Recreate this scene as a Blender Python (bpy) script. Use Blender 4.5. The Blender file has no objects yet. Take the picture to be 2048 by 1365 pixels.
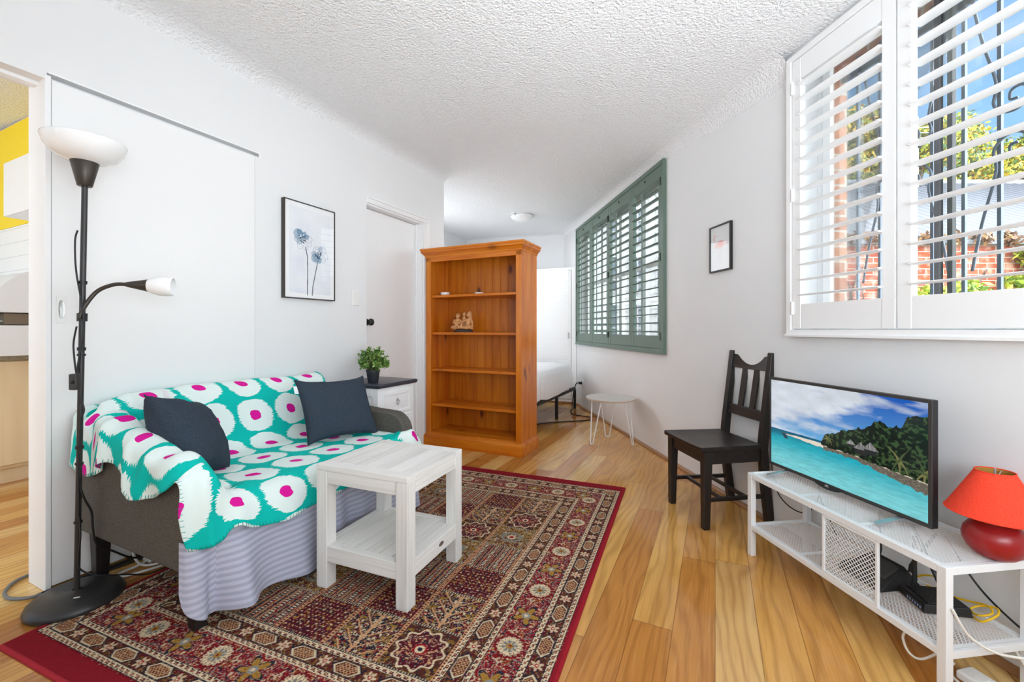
import bpy, math, random
import numpy as np
from mathutils import Vector, Matrix
rnd = random.Random(7)
RNG = np.random.default_rng(11)
SC = bpy.context.scene
COL = SC.collection
R = math.radians

# ------------------------------------------------------------ camera
cam = bpy.data.cameras.new('camera')
cam.sensor_width = 36.0
cam.lens = 852.0 / 2048.0 * 36.0
cam.shift_y = -23.5 / 2048.0
cam.clip_start = 0.05
camo = bpy.data.objects.new('camera', cam)
COL.objects.link(camo)
camo.location = (0, 0, 1.03)
camo.rotation_euler = (R(90), 0, 0)
SC.camera = camo

# ------------------------------------------------------------ exposure
SC.view_settings.view_transform = 'Standard'
SC.view_settings.look = 'None'
SC.view_settings.gamma = 1.0
SC.view_settings.use_curve_mapping = False
SC.view_settings.exposure = 0.12
SC.cycles.use_denoising = True
SC.cycles.max_bounces = 10
SC.cycles.diffuse_bounces = 6
SC.cycles.glossy_bounces = 4
SC.cycles.transparent_max_bounces = 16
SC.cycles.sample_clamp_indirect = 6.0
SC.cycles.caustics_reflective = False
SC.cycles.caustics_refractive = False

# ------------------------------------------------------------ sky, sun, added fill lamps
GLOW = 9.0
def lin(c):
    c = c / 255.0
    return c / 12.92 if c <= 0.04045 else ((c + 0.055) / 1.055) ** 2.4

def rgb(r, g, b):
    return (lin(r), lin(g), lin(b), 1.0)

world = bpy.data.worlds.new('sky')
SC.world = world
world.use_nodes = True
nt = world.node_tree
bg = nt.nodes['Background']
tc = nt.nodes.new('ShaderNodeTexCoord')
sep = nt.nodes.new('ShaderNodeSeparateXYZ')
nt.links.new(tc.outputs['Generated'], sep.inputs[0])
rmp = nt.nodes.new('ShaderNodeValToRGB')
rmp.color_ramp.elements[0].position = 0.0
rmp.color_ramp.elements[0].color = rgb(214, 232, 248)
rmp.color_ramp.elements[1].position = 0.75
rmp.color_ramp.elements[1].color = rgb(88, 150, 232)
e = rmp.color_ramp.elements.new(0.3); e.color = rgb(150, 200, 248)
nt.links.new(sep.outputs[2], rmp.inputs[0])
cl = nt.nodes.new('ShaderNodeTexNoise')
cl.inputs['Scale'].default_value = 3.0
cl.inputs['Detail'].default_value = 6.0
mp = nt.nodes.new('ShaderNodeMapping'); mp.inputs['Scale'].default_value = (1, 1, 3.5)
nt.links.new(tc.outputs['Generated'], mp.inputs[0]); nt.links.new(mp.outputs[0], cl.inputs[0])
cr = nt.nodes.new('ShaderNodeValToRGB')
cr.color_ramp.elements[0].position = 0.5; cr.color_ramp.elements[1].position = 0.8
nt.links.new(cl.outputs[0], cr.inputs[0])
mx = nt.nodes.new('ShaderNodeMix'); mx.data_type = 'RGBA'
nt.links.new(cr.outputs[0], mx.inputs[0])
nt.links.new(rmp.outputs[0], mx.inputs[6]); mx.inputs[7].default_value = (0.95, 0.97, 1, 1)
# glow added to an unseen part of the sky to light reveals and louvres
geo = nt.nodes.new('ShaderNodeVectorMath'); geo.operation = 'DOT_PRODUCT'
nt.links.new(tc.outputs['Generated'], geo.inputs[0])
gd = Vector((0.72, -0.66, 0.30)).normalized(); geo.inputs[1].default_value = gd
mr = nt.nodes.new('ShaderNodeMapRange'); mr.interpolation_type = 'SMOOTHSTEP'
mr.inputs[1].default_value = 0.35; mr.inputs[2].default_value = 0.95; mr.inputs[3].default_value = 0.0; mr.inputs[4].default_value = GLOW
nt.links.new(geo.outputs['Value'], mr.inputs[0])
gm = nt.nodes.new('ShaderNodeVectorMath'); gm.operation = 'SCALE'; gm.inputs[0].default_value = (0.93, 0.97, 1.0)
nt.links.new(mr.outputs[0], gm.inputs['Scale'])
ad = nt.nodes.new('ShaderNodeVectorMath'); ad.operation = 'ADD'
nt.links.new(mx.outputs[2], ad.inputs[0]); nt.links.new(gm.outputs[0], ad.inputs[1])
nt.links.new(ad.outputs[0], bg.inputs['Color'])
bg.inputs['Strength'].default_value = 1.15

def lamp(name, typ, loc, energy, color=(1, 1, 1), size=None, aim=None):
    l = bpy.data.lights.new(name, typ)
    l.energy = energy; l.color = color
    if typ == 'AREA':
        l.shape = 'RECTANGLE'; l.size, l.size_y = size
    o = bpy.data.objects.new(name, l); COL.objects.link(o)
    o.location = loc
    if aim is not None:
        o.rotation_euler = Vector(aim).to_track_quat('-Z', 'Y').to_euler()
    return o

sun = lamp('sun', 'SUN', (0, 0, 8), 5.5, (1.0, 0.96, 0.90), aim=(0.66, 0.28, -0.70))
sun.data.angle = R(0.8)
# added fill lamps without a modelled source, all out of view
COOL = (0.82, 0.925, 1.0)
lamp('rear_fill', 'AREA', (-0.45, -1.35, 1.25), 10.0, COOL, (3.6, 2.1), aim=(0.0, 1, 0.22))  # broad fill lamp added behind the camera, no glazing there
lamp('rear_upward_fill', 'AREA', (0.75, -0.45, 1.20), 50.0, (0.835, 0.925, 1.0), (1.3, 1.0), aim=(-0.06, 0.80, 0.64))  # flash-like fill added behind the camera, aimed up and forward
spot = lamp('ceiling_fill', 'AREA', (0.55, -0.60, 0.95), 9.0, (0.84, 0.925, 1.0), (0.9, 0.6), aim=(-0.55, 3.3, 1.75))  # softbox-like lamp added behind the camera to brighten the mid ceiling
spot.data.spread = R(75)
lamp('side_fill', 'AREA', (1.62, 0.25, 1.66), 8.0, COOL, (1.2, 1.25), aim=(-0.9, 0.5, 0.15))  # fill lamp added at the wall beside the camera, no opening there
lamp('kitchen_fill', 'AREA', (-3.9, -1.2, 1.7), 78.0, (0.76, 0.89, 1.0), (1.6, 1.4), aim=(0.05, 1, -0.12))  # fill lamp added in the unseen part of the kitchen
lamp('bed_nook_fill', 'AREA', (-1.63, 5.24, 1.62), 23.0, (0.90, 0.955, 1.0), (1.5, 1.4), aim=(0.9026, -0.36, -0.20))  # fill lamp added in the nook, hidden behind the wall corner

# ------------------------------------------------------------ mesh helpers
def link(o, parent=None):
    COL.objects.link(o)
    if parent is not None:
        o.parent = parent
    return o

class MB:
    def __init__(s):
        s.v = []; s.f = []; s.uv = []
    def add(s, vs, fs):
        b = len(s.v)
        s.v.extend([tuple(map(float, p)) for p in vs])
        s.f.extend([tuple(b + i for i in f) for f in fs])
        return s
    def box(s, x0, y0, z0, x1, y1, z1):
        x0, x1 = min(x0, x1), max(x0, x1); y0, y1 = min(y0, y1), max(y0, y1); z0, z1 = min(z0, z1), max(z0, z1)
        return s.add([(x0, y0, z0), (x1, y0, z0), (x1, y1, z0), (x0, y1, z0), (x0, y0, z1), (x1, y0, z1), (x1, y1, z1), (x0, y1, z1)],
                     [(0, 3, 2, 1), (4, 5, 6, 7), (0, 1, 5, 4), (1, 2, 6, 5), (2, 3, 7, 6), (3, 0, 4, 7)])
    def hexa(s, lo, hi):          # two quads, bottom and top, both counter-clockwise from above
        return s.add(list(lo) + list(hi), [(0, 3, 2, 1), (4, 5, 6, 7), (0, 1, 5, 4), (1, 2, 6, 5), (2, 3, 7, 6), (3, 0, 4, 7)])
    def bar(s, p, q, w, h, up=(0, 0, 1)):
        p = Vector(p); q = Vector(q); d = (q - p).normalized(); u = Vector(up)
        sd = d.cross(u)
        if sd.length < 1e-5: sd = d.cross(Vector((1, 0, 0)))
        sd.normalize(); u = sd.cross(d).normalized()
        a = sd * w / 2; b = u * h / 2
        return s.add([p - a - b, p + a - b, p + a + b, p - a + b, q - a - b, q + a - b, q + a + b, q - a + b],
                     [(0, 1, 2, 3), (4, 7, 6, 5), (0, 4, 5, 1), (1, 5, 6, 2), (2, 6, 7, 3), (3, 7, 4, 0)])
    def tube(s, pts, r, n=8, closed=False):
        pts = [Vector(p) for p in pts]; m = len(pts)
        rr = r if isinstance(r, (list, tuple)) else [r] * m
        vs = []; nrm = None
        for i, p in enumerate(pts):
            if closed: t = pts[(i + 1) % m] - pts[i - 1]
            else: t = pts[min(i + 1, m - 1)] - pts[max(i - 1, 0)]
            t.normalize()
            if nrm is None:
                nrm = t.orthogonal().normalized()
            else:
                nrm = (nrm - t * nrm.dot(t))
                if nrm.length < 1e-6: nrm = t.orthogonal()
                nrm.normalize()
            bn = t.cross(nrm)
            for k in range(n):
                a = 2 * math.pi * k / n
                vs.append(p + (nrm * math.cos(a) + bn * math.sin(a)) * rr[i])
        fs = []
        for i in range(m if closed else m - 1):
            j = (i + 1) % m
            for k in range(n):
                l = (k + 1) % n
                fs.append((i * n + k, i * n + l, j * n + l, j * n + k))
        if not closed:
            fs.append(tuple(range(n - 1, -1, -1))); fs.append(tuple((m - 1) * n + k for k in range(n)))
        return s.add(vs, fs)
    def lathe(s, prof, c=(0, 0, 0), n=32, sx=1.0, sy=1.0, caps=True):
        vs = []; m = len(prof)
        for (r, z) in prof:
            for k in range(n):
                a = 2 * math.pi * k / n
                vs.append((c[0] + r * math.cos(a) * sx, c[1] + r * math.sin(a) * sy, c[2] + z))
        fs = [(i * n + k, i * n + (k + 1) % n, (i + 1) * n + (k + 1) % n, (i + 1) * n + k) for i in range(m - 1) for k in range(n)]
        if caps:
            fs.append(tuple(range(n - 1, -1, -1))); fs.append(tuple((m - 1) * n + k for k in range(n)))
        return s.add(vs, fs)
    def ball(s, c, r, n=16, m=10):
        rx, ry, rz = r if isinstance(r, (tuple, list)) else (r, r, r)
        prof = [(math.sin(math.pi * i / m), -math.cos(math.pi * i / m)) for i in range(m + 1)]
        prof[0] = (0.02, -1); prof[-1] = (0.02, 1)
        b = len(s.v)
        s.lathe(prof, (0, 0, 0), n)
        for i in range(b, len(s.v)):
            x, y, z = s.v[i]; s.v[i] = (c[0] + x * rx, c[1] + y * ry, c[2] + z * rz)
        return s
    def prism(s, poly, z0, z1):
        n = len(poly)
        vs = [(x, y, z0) for x, y in poly] + [(x, y, z1) for x, y in poly]
        fs = [tuple(range(n - 1, -1, -1)), tuple(range(n, 2 * n))] + [(i, (i + 1) % n, n + (i + 1) % n, n + i) for i in range(n)]
        return s.add(vs, fs)
    def xprism(s, poly, x0, x1):  # poly in (y,z) swept along x
        n = len(poly)
        vs = [(x0, y, z) for y, z in poly] + [(x1, y, z) for y, z in poly]
        fs = [tuple(range(n)), tuple(range(2 * n - 1, n - 1, -1))] + [(i, n + i, n + (i + 1) % n, (i + 1) % n) for i in range(n)]
        return s.add(vs, fs)
    def build(s, name, mat, parent=None, smooth=False, bevel=0.0, seg=2, sub=0, auto=None):
        me = bpy.data.meshes.new(name)
        me.from_pydata(s.v, [], s.f)
        me.validate(); me.update()
        import bmesh
        bm = bmesh.new(); bm.from_mesh(me); bmesh.ops.recalc_face_normals(bm, faces=bm.faces); bm.to_mesh(me); bm.free()
        if mat is not None: me.materials.append(mat)
        if smooth or auto:
            me.polygons.foreach_set('use_smooth', [True] * len(me.polygons))
        o = bpy.data.objects.new(name, me); link(o, parent)
        if bevel > 0:
            b = o.modifiers.new('bevel', 'BEVEL'); b.width = bevel; b.segments = seg; b.limit_method = 'ANGLE'; b.angle_limit = R(40)
            me.polygons.foreach_set('use_smooth', [True] * len(me.polygons))
            b.harden_normals = True
        if sub:
            m = o.modifiers.new('sub', 'SUBSURF'); m.levels = sub; m.render_levels = sub
        if auto:
            me.set_sharp_from_angle(angle=R(auto))
        return o

def grid_obj(name, P, mat, parent=None, UV=None, col=None, thick=0.0, smooth=True):
    nu, nv = P.shape[:2]
    me = bpy.data.meshes.new(name)
    idx = np.arange(nu * nv).reshape(nu, nv)
    q = np.stack([idx[:-1, :-1], idx[1:, :-1], idx[1:, 1:], idx[:-1, 1:]], -1).reshape(-1, 4)
    nf = len(q)
    me.vertices.add(nu * nv); me.vertices.foreach_set('co', P.reshape(-1).astype(np.float32))
    me.loops.add(nf * 4); me.loops.foreach_set('vertex_index', q.reshape(-1).astype(np.int32))
    me.polygons.add(nf); me.polygons.foreach_set('loop_start', np.arange(0, nf * 4, 4, dtype=np.int32))
    me.update(calc_edges=True)
    if UV is not None:
        l = me.uv_layers.new(name='UVMap')
        l.data.foreach_set('uv', UV.reshape(-1, 2)[q.reshape(-1)].astype(np.float32).reshape(-1))
    if col is not None:
        a = me.color_attributes.new('Col', 'FLOAT_COLOR', 'POINT')
        c4 = np.ones((nu * nv, 4), np.float32); c4[:, :3] = col.reshape(-1, 3)
        a.data.foreach_set('color', c4.reshape(-1))
    me.polygons.foreach_set('use_smooth', [smooth] * nf)
    me.materials.append(mat)
    me.validate()
    o = bpy.data.objects.new(name, me); link(o, parent)
    if thick:
        m = o.modifiers.new('thick', 'SOLIDIFY'); m.thickness = thick; m.offset = 0.0
    return o

def quads_obj(name, V, mat, parent=None, tri=False):   # V: (n,4,3) loose faces
    n, k = V.shape[:2]
    me = bpy.data.meshes.new(name)
    me.vertices.add(n * k); me.vertices.foreach_set('co', V.reshape(-1).astype(np.float32))
    me.loops.add(n * k); me.loops.foreach_set('vertex_index', np.arange(n * k, dtype=np.int32))
    me.polygons.add(n); me.polygons.foreach_set('loop_start', np.arange(0, n * k, k, dtype=np.int32))
    me.update(calc_edges=True)
    me.materials.append(mat)
    o = bpy.data.objects.new(name, me); link(o, parent)
    return o

def spl(pts, n=10):
    P = [Vector(p) for p in pts]
    out = []
    for i in range(len(P) - 1):
        a = P[max(i - 1, 0)]; b = P[i]; c = P[i + 1]; d = P[min(i + 2, len(P) - 1)]
        for k in range(n):
            t = k / n
            out.append(0.5 * ((2 * b) + (c - a) * t + (2 * a - 5 * b + 4 * c - d) * t * t + (3 * b - a - 3 * c + d) * t ** 3))
    out.append(P[-1])
    return out

def thing(name, label, cat, loc=(0, 0, 0), rz=0.0, group=None):
    o = bpy.data.objects.new(name, None); COL.objects.link(o)
    o.location = loc; o.rotation_euler = (0, 0, R(rz)); o.empty_display_size = 0.1
    o['label'] = label; o['category'] = cat
    if group: o['group'] = group
    return o

def tag(o, label, cat, group=None, kind=None):
    o['label'] = label; o['category'] = cat
    if group: o['group'] = group
    if kind: o['kind'] = kind
    return o

def struct(o, label=None):
    o['kind'] = 'structure'
    if label: o['label'] = label
    return o

def dup(root, loc, rz, label, group=None):
    r = root.copy(); COL.objects.link(r); r.location = loc; r.rotation_euler = (0, 0, R(rz)); r['label'] = label
    if group: r['group'] = group
    for ch in list(root.children):
        c = ch.copy(); COL.objects.link(c); c.parent = r
        for g in ch.children:
            d = g.copy(); COL.objects.link(d); d.parent = c
    return r

# wall frames.  left wall: local x runs away from the camera, local y goes into the wall (room at -y).
LW = (-1.827, 1.673, 0.0); LWA = 64.5
# window wall: local x runs away from the camera, local y points into the room.
RW = (1.6825, 0.0, 0.0); RWA = 97.77
def lw(x, y, z=0.0):
    a = R(LWA); return Vector((LW[0] + x * math.cos(a) - y * math.sin(a), LW[1] + x * math.sin(a) + y * math.cos(a), z))
def rw(x, y, z=0.0):
    a = R(RWA); return Vector((RW[0] + x * math.cos(a) - y * math.sin(a), RW[1] + x * math.sin(a) + y * math.cos(a), z))
def ceil_z(x, y):
    return 2.5 - 0.0332 * (x + 1.8) + 0.01584 * (y - 1.67)
# ------------------------------------------------------------ node sugar
class X:
    def __init__(s, nt, k): s.nt = nt; s.k = k
    def _m(s, op, *a):
        n = s.nt.nodes.new('ShaderNodeMath'); n.operation = op
        for i, v in enumerate(a):
            if isinstance(v, X): s.nt.links.new(v.k, n.inputs[i])
            else: n.inputs[i].default_value = v
        return X(s.nt, n.outputs[0])
    def __add__(s, o): return s._m('ADD', s, o)
    __radd__ = __add__
    def __sub__(s, o): return s._m('SUBTRACT', s, o)
    def __rsub__(s, o): return s._m('SUBTRACT', o, s)
    def __mul__(s, o): return s._m('MULTIPLY', s, o)
    __rmul__ = __mul__
    def __truediv__(s, o): return s._m('DIVIDE', s, o)
    def sin(s): return s._m('SINE', s)
    def floor(s): return s._m('FLOOR', s)
    def fract(s): return s._m('FRACT', s)
    def abs(s): return s._m('ABSOLUTE', s)
    def sqrt(s): return s._m('SQRT', s)
    def gt(s, o): return s._m('GREATER_THAN', s, o)
    def lt(s, o): return s._m('LESS_THAN', s, o)
    def mn(s, o): return s._m('MINIMUM', s, o)
    def mxx(s, o): return s._m('MAXIMUM', s, o)
    def pw(s, o): return s._m('POWER', s, o)
    def step(s, a, b):
        n = s.nt.nodes.new('ShaderNodeMapRange'); n.interpolation_type = 'SMOOTHSTEP'
        s.nt.links.new(s.k, n.inputs[0]); n.inputs[1].default_value = a; n.inputs[2].default_value = b
        return X(s.nt, n.outputs[0])

class Mat:
    def __init__(s, name, col=(200, 200, 200), rough=0.6, metal=0.0, spec=0.5):
        s.m = bpy.data.materials.new(name); s.m.use_nodes = True
        s.nt = s.m.node_tree; s.b = s.nt.nodes['Principled BSDF']
        s.b.inputs['Base Color'].default_value = rgb(*col)
        s.b.inputs['Roughness'].default_value = rough
        s.b.inputs['Metallic'].default_value = metal
        s.b.inputs['Specular IOR Level'].default_value = spec
        s._tc = None
    def tc(s, out='Object'):
        if s._tc is None: s._tc = s.nt.nodes.new('ShaderNodeTexCoord')
        return s._tc.outputs[out]
    def xyz(s, out='Object'):
        n = s.nt.nodes.new('ShaderNodeSeparateXYZ'); s.nt.links.new(s.tc(out), n.inputs[0])
        return [X(s.nt, o) for o in n.outputs]
    def vec(s, x, y=0.0, z=0.0):
        n = s.nt.nodes.new('ShaderNodeCombineXYZ')
        for i, v in enumerate((x, y, z)):
            if isinstance(v, X): s.nt.links.new(v.k, n.inputs[i])
            else: n.inputs[i].default_value = v
        return n.outputs[0]
    def noise(s, vec=None, scale=5.0, detail=3.0, rough=0.5, dist=0.0):
        n = s.nt.nodes.new('ShaderNodeTexNoise')
        n.inputs['Scale'].default_value = scale; n.inputs['Detail'].default_value = detail
        n.inputs['Roughness'].default_value = rough; n.inputs['Distortion'].default_value = dist
        s.nt.links.new(vec if vec is not None else s.tc(), n.inputs['Vector'])
        return X(s.nt, n.outputs[0])
    def white(s, vec):
        n = s.nt.nodes.new('ShaderNodeTexWhiteNoise'); n.noise_dimensions = '3D'
        s.nt.links.new(vec, n.inputs['Vector']); return X(s.nt, n.outputs[0])
    def voro(s, vec, scale, feature='F1', rnd=1.0, out=0):
        n = s.nt.nodes.new('ShaderNodeTexVoronoi'); n.feature = feature
        n.inputs['Scale'].default_value = scale; n.inputs['Randomness'].default_value = rnd
        s.nt.links.new(vec, n.inputs['Vector']); return X(s.nt, n.outputs[out])
    def ramp(s, fac, stops):
        n = s.nt.nodes.new('ShaderNodeValToRGB'); cr = n.color_ramp
        while len(cr.elements) < len(stops): cr.elements.new(0.5)
        for e, (p, c) in zip(cr.elements, stops): e.position = p; e.color = rgb(*c)
        s.nt.links.new(fac.k, n.inputs[0]); return n.outputs[0]
    def mix(s, fac, a, b, mode='MIX'):
        n = s.nt.nodes.new('ShaderNodeMix'); n.data_type = 'RGBA'; n.blend_type = mode
        if isinstance(fac, X): s.nt.links.new(fac.k, n.inputs[0])
        else: n.inputs[0].default_value = fac
        for i, v in ((6, a), (7, b)):
            if isinstance(v, tuple): n.inputs[i].default_value = rgb(*v)
            else: s.nt.links.new(v, n.inputs[i])
        return n.outputs[2]
    def col(s, sock): s.nt.links.new(sock, s.b.inputs['Base Color']); return s
    def rough(s, x): s.nt.links.new(x.k, s.b.inputs['Roughness']); return s
    def bump(s, h, strength=0.3, dist=0.01):
        n = s.nt.nodes.new('ShaderNodeBump'); n.inputs['Strength'].default_value = strength; n.inputs['Distance'].default_value = dist
        s.nt.links.new(h.k, n.inputs['Height']); s.nt.links.new(n.outputs[0], s.b.inputs['Normal']); return s

def plain(name, col, rough=0.6, metal=0.0, spec=0.5, nz=0.0, scale=40.0):
    m = Mat(name, col, rough, metal, spec)
    n = m.noise(scale=scale, detail=2)
    if nz:
        a = tuple(max(0, int(c * (1 - nz))) for c in col); b = tuple(min(255, int(c * (1 + nz))) for c in col)
        m.col(m.ramp(n, [(0.3, a), (0.7, b)]))
    m.bump(n, 0.04, 0.002)
    return m.m

M = {}
# painted walls and stippled ceiling
m = Mat('white_wall_paint', (236, 236, 236), 0.75, spec=0.3)
m.col(m.ramp(m.noise(scale=1.2, detail=4), [(0.3, (228, 229, 230)), (0.7, (233, 233, 233))]))
m.bump(m.noise(scale=30, detail=3), 0.10, 0.004); M['wall'] = m.m
m = Mat('stippled_ceiling_plaster', (247, 247, 248), 0.9, spec=0.1)
h = m.noise(scale=75, detail=3, rough=0.6)
m.bump(h, 1.0, 0.016); M['ceil'] = m.m
m = Mat('white_satin_joinery', (238, 238, 238), 0.4); m.bump(m.noise(scale=60), 0.02, 0.002); M['joinery'] = m.m
m = Mat('yellow_kitchen_paint', (250, 218, 30), 0.6); m.bump(m.noise(scale=40), 0.05, 0.003); M['yellow'] = m.m

# spotted-gum floor boards, boards run along local x
m = Mat('spotted_gum_boards', (190, 130, 70), 0.2, spec=0.5)
x, y, z = m.xyz()
row = (y / 0.132).floor()
off = m.white(m.vec(row, 3.7, 0.0)) * 1.9
xb = (x + off) / 1.55
bid = xb.floor()
r1 = m.white(m.vec(row, bid, 1.0)); r2 = m.white(m.vec(row, bid, 2.0))
gx = x * 0.9 + r1 * 37.0; gy = y * 9.0 + r2 * 19.0
warp = m.noise(m.vec(gx * 0.9, gy * 0.35, 0.0), 1.0, 2.0)
rings = ((y * 150.0 + r2 * 40.0 + m.noise(m.vec(x * 1.3 + r1 * 37.0, y * 7.0 + r2 * 19.0, 0.0), 1.0, 2.0, 0.45) * 34.0).sin() * 0.5 + 0.5)
fine = m.noise(m.vec(x * 5.0 + r1 * 9.0, y * 150.0, 0.0), 1.0, 4.0, 0.6)
blot = m.noise(m.vec(gx * 1.4, gy * 0.5, 4.0), 1.2, 3.0, 0.6)
base = m.ramp(r1, [(0.0, (178, 112, 48)), (0.3, (208, 150, 76)), (0.55, (220, 168, 92)), (0.8, (230, 194, 128)), (1.0, (188, 122, 56))])
c = m.mix(blot.step(0.38, 0.78) * 0.45, base, (160, 98, 38))
c = m.mix(rings.pw(2.4) * 0.30, c, (116, 64, 20))
c = m.mix(fine.step(0.5, 0.8) * 0.28, c, (110, 62, 26))
c = m.mix(fine.step(0.5, 0.25) * 0.22, c, (236, 190, 124))
fy = (y / 0.132).fract(); fx = xb.fract()
seam = (fy - 0.5).abs().gt(0.490).mxx((fx - 0.5).abs().gt(0.4991))
c = m.mix(seam * 0.6, c, (96, 54, 24))
m.col(c); m.rough(fine * 0.08 + 0.10)
m.bump(fine * 0.25 - seam * 1.0, 0.12, 0.002); M['floor'] = m.m

def wood(name, cols, axis='z', rough=0.45, gscale=1.0, knots=0.0, stripes=60.0, streak=(90, 40, 15), bump=0.15):
    m = Mat(name, cols[0], rough)
    x, y, z = m.xyz()
    L, A, B = {'x': (x, y, z), 'y': (y, x, z), 'z': (z, x, y)}[axis]
    oi = m.nt.nodes.new('ShaderNodeObjectInfo'); rr = X(m.nt, oi.outputs['Random'])
    v = m.vec(L * (2.2 * gscale) + rr * 31.0, A * (stripes * gscale), B * (stripes * gscale))
    n1 = m.noise(v, 1.0, 4.0, 0.6)
    n2 = m.noise(m.vec(L * 1.3 + rr * 17.0, A * 9.0, B * 9.0), 1.0, 3.0, 0.55)
    c = m.ramp(n1 * 0.55 + n2 * 0.45, [(0.32, cols[1]), (0.5, cols[0]), (0.68, cols[2])])
    c = m.mix(n1.step(0.58, 0.8) * 0.35, c, streak)
    if knots:
        kd = m.voro(m.vec(L * 3.1 + rr * 5.0, A * 7.0, B * 7.0), 1.0)
        c = m.mix(kd.step(0.17, 0.07) * knots, c, (60, 26, 8))
        c = m.mix(kd.step(0.3, 0.12) * knots * 0.35, c, (130, 62, 16))
    m.col(c); m.bump(n1, bump, 0.002)
    return m.m
PINE = [(204, 112, 16), (178, 86, 6), (222, 140, 36)]
M['pine_z'] = wood('orange_pine_upright', PINE, 'z', 0.27, 0.6, 0.9, 45)
M['pine_x'] = wood('orange_pine_level', PINE, 'x', 0.27, 0.6, 0.5, 45)
WW = [(226, 224, 220), (204, 201, 196), (236, 235, 232)]
M['wash_x'] = wood('whitewashed_timber_across', WW, 'x', 0.55, 1.0, 0, 120, (118, 114, 108), 0.3)
M['wash_y'] = wood('whitewashed_timber_along', WW, 'y', 0.55, 1.0, 0, 120, (118, 114, 108), 0.3)
M['wash_z'] = wood('whitewashed_timber_upright', WW, 'z', 0.55, 1.0, 0, 120, (118, 114, 108), 0.3)
BB = [(31, 25, 23), (20, 16, 15), (44, 37, 34)]
M['black_z'] = wood('black_brown_stain_upright', BB, 'z', 0.42, 1.0, 0, 60, (70, 60, 58), 0.15)
M['black_x'] = wood('black_brown_stain_level', BB, 'x', 0.38, 1.0, 0, 40, (84, 72, 66), 0.15)
M['cream_wood'] = wood('cream_laminate', [(226, 205, 166), (220, 197, 156), (232, 212, 176)], 'z', 0.5, 0.5, 0, 30, (200, 170, 120), 0.02)
M['skirt_wood'] = wood('varnished_quad_trim', [(158, 112, 72), (132, 88, 52), (178, 132, 90)], 'x', 0.4, 0.6, 0, 50)

M['black_metal'] = plain('black_powder_coat', (34, 34, 35), 0.45, 0.3)
M['dark_bronze'] = plain('dark_bronze_metal', (70, 64, 58), 0.42, 0.5)
M['lamp_black'] = plain('black_enamel', (48, 47, 47), 0.38, 0.1)
M['black_plastic'] = plain('black_plastic', (26, 26, 28), 0.45)
M['dark_plastic'] = plain('charcoal_plastic', (52, 50, 48), 0.5)
M['white_metal'] = plain('white_powder_coat', (232, 233, 234), 0.45)
M['white_plastic'] = plain('white_plastic', (236, 236, 234), 0.35)
M['cable_white'] = plain('white_cable', (225, 222, 214), 0.5)
M['cable_black'] = plain('black_cable', (24, 24, 26), 0.5)
M['cable_grey'] = plain('grey_cable', (110, 112, 114), 0.5)
M['cable_yellow'] = plain('yellow_cable', (240, 190, 14), 0.45)
M['chrome'] = plain('brushed_chrome', (200, 202, 206), 0.38, 0.9)
M['opal'] = plain('opal_glass', (246, 246, 246), 0.12)
M['green_paint'] = plain('sage_green_paint', (98, 118, 106), 0.42)
M['green_dark'] = plain('aged_brass_hinge', (52, 58, 46), 0.4, 0.5)
M['shutter_white'] = plain('white_shutter_paint', (240, 240, 240), 0.4)
M['ceramic_red'] = plain('dark_red_ceramic', (150, 24, 26), 0.32)
M['white_linen'] = plain('white_bed_linen', (244, 244, 246), 0.85, nz=0.01)
M['white_ceramic'] = plain('white_ceramic', (240, 240, 240), 0.25)
M['navy_top'] = plain('charcoal_blue_paint', (58, 62, 72), 0.28)
M['white_furn'] = plain('white_furniture_paint', (242, 242, 242), 0.42)
M['steel'] = plain('satin_steel', (170, 170, 168), 0.3, 0.9)
M['hood'] = plain('pale_enamel', (226, 227, 228), 0.3)
M['worktop'] = plain('grey_brown_worktop', (148, 140, 124), 0.4, nz=0.15, scale=120)
M['sponge'] = plain('lime_sponge', (206, 226, 40), 0.9, nz=0.1, scale=200)
M['beige_top'] = plain('pale_grey_table_top', (206, 203, 198), 0.5)
M['beige_edge'] = plain('raw_board_edge', (184, 164, 138), 0.6)
M['pot'] = plain('black_nursery_pot', (40, 42, 48), 0.45)
M['soil'] = plain('potting_soil', (40, 30, 22), 0.95, nz=0.3, scale=120)
M['stemwood'] = plain('green_brown_stem', (84, 92, 44), 0.7)
M['terracotta'] = plain('carved_terracotta', (206, 150, 98), 0.7, nz=0.12, scale=60)
M['dark_stone'] = plain('dark_plinth', (62, 54, 48), 0.6, nz=0.1)
M['cavity'] = plain('browned_grill_steel', (120, 104, 86), 0.5, 0.3)
M['paper'] = plain('white_mount_board', (238, 239, 240), 0.8)
M['bars'] = plain('blue_grey_steel_bar', (96, 108, 124), 0.5, 0.2)
M['alu_dark'] = plain('anodised_aluminium', (104, 104, 106), 0.4, 0.6)

def leafmat(name, stops, scale=6.0):
    m = Mat(name, stops[1][1], 0.55)
    g = m.nt.nodes.new('ShaderNodeNewGeometry')
    rp = X(m.nt, g.outputs['Random Per Island'])
    n = m.noise(scale=scale, detail=2)
    m.col(m.ramp(rp * 0.6 + n * 0.4, stops))
    return m.m
M['leaf_plant'] = leafmat('eucalypt_leaf', [(0.15, (40, 78, 40)), (0.4, (78, 122, 52)), (0.6, (128, 160, 66)), (0.85, (170, 192, 110))], 14)
M['leaf_tree'] = leafmat('tree_leaf_mixed', [(0.2, (60, 92, 44)), (0.42, (120, 150, 56)), (0.6, (206, 186, 50)), (0.85, (226, 160, 58))], 0.8)
M['leaf_ivy'] = leafmat('ivy_leaf', [(0.2, (92, 128, 38)), (0.45, (160, 186, 54)), (0.7, (216, 216, 90)), (0.9, (236, 226, 140))], 2.0)
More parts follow.
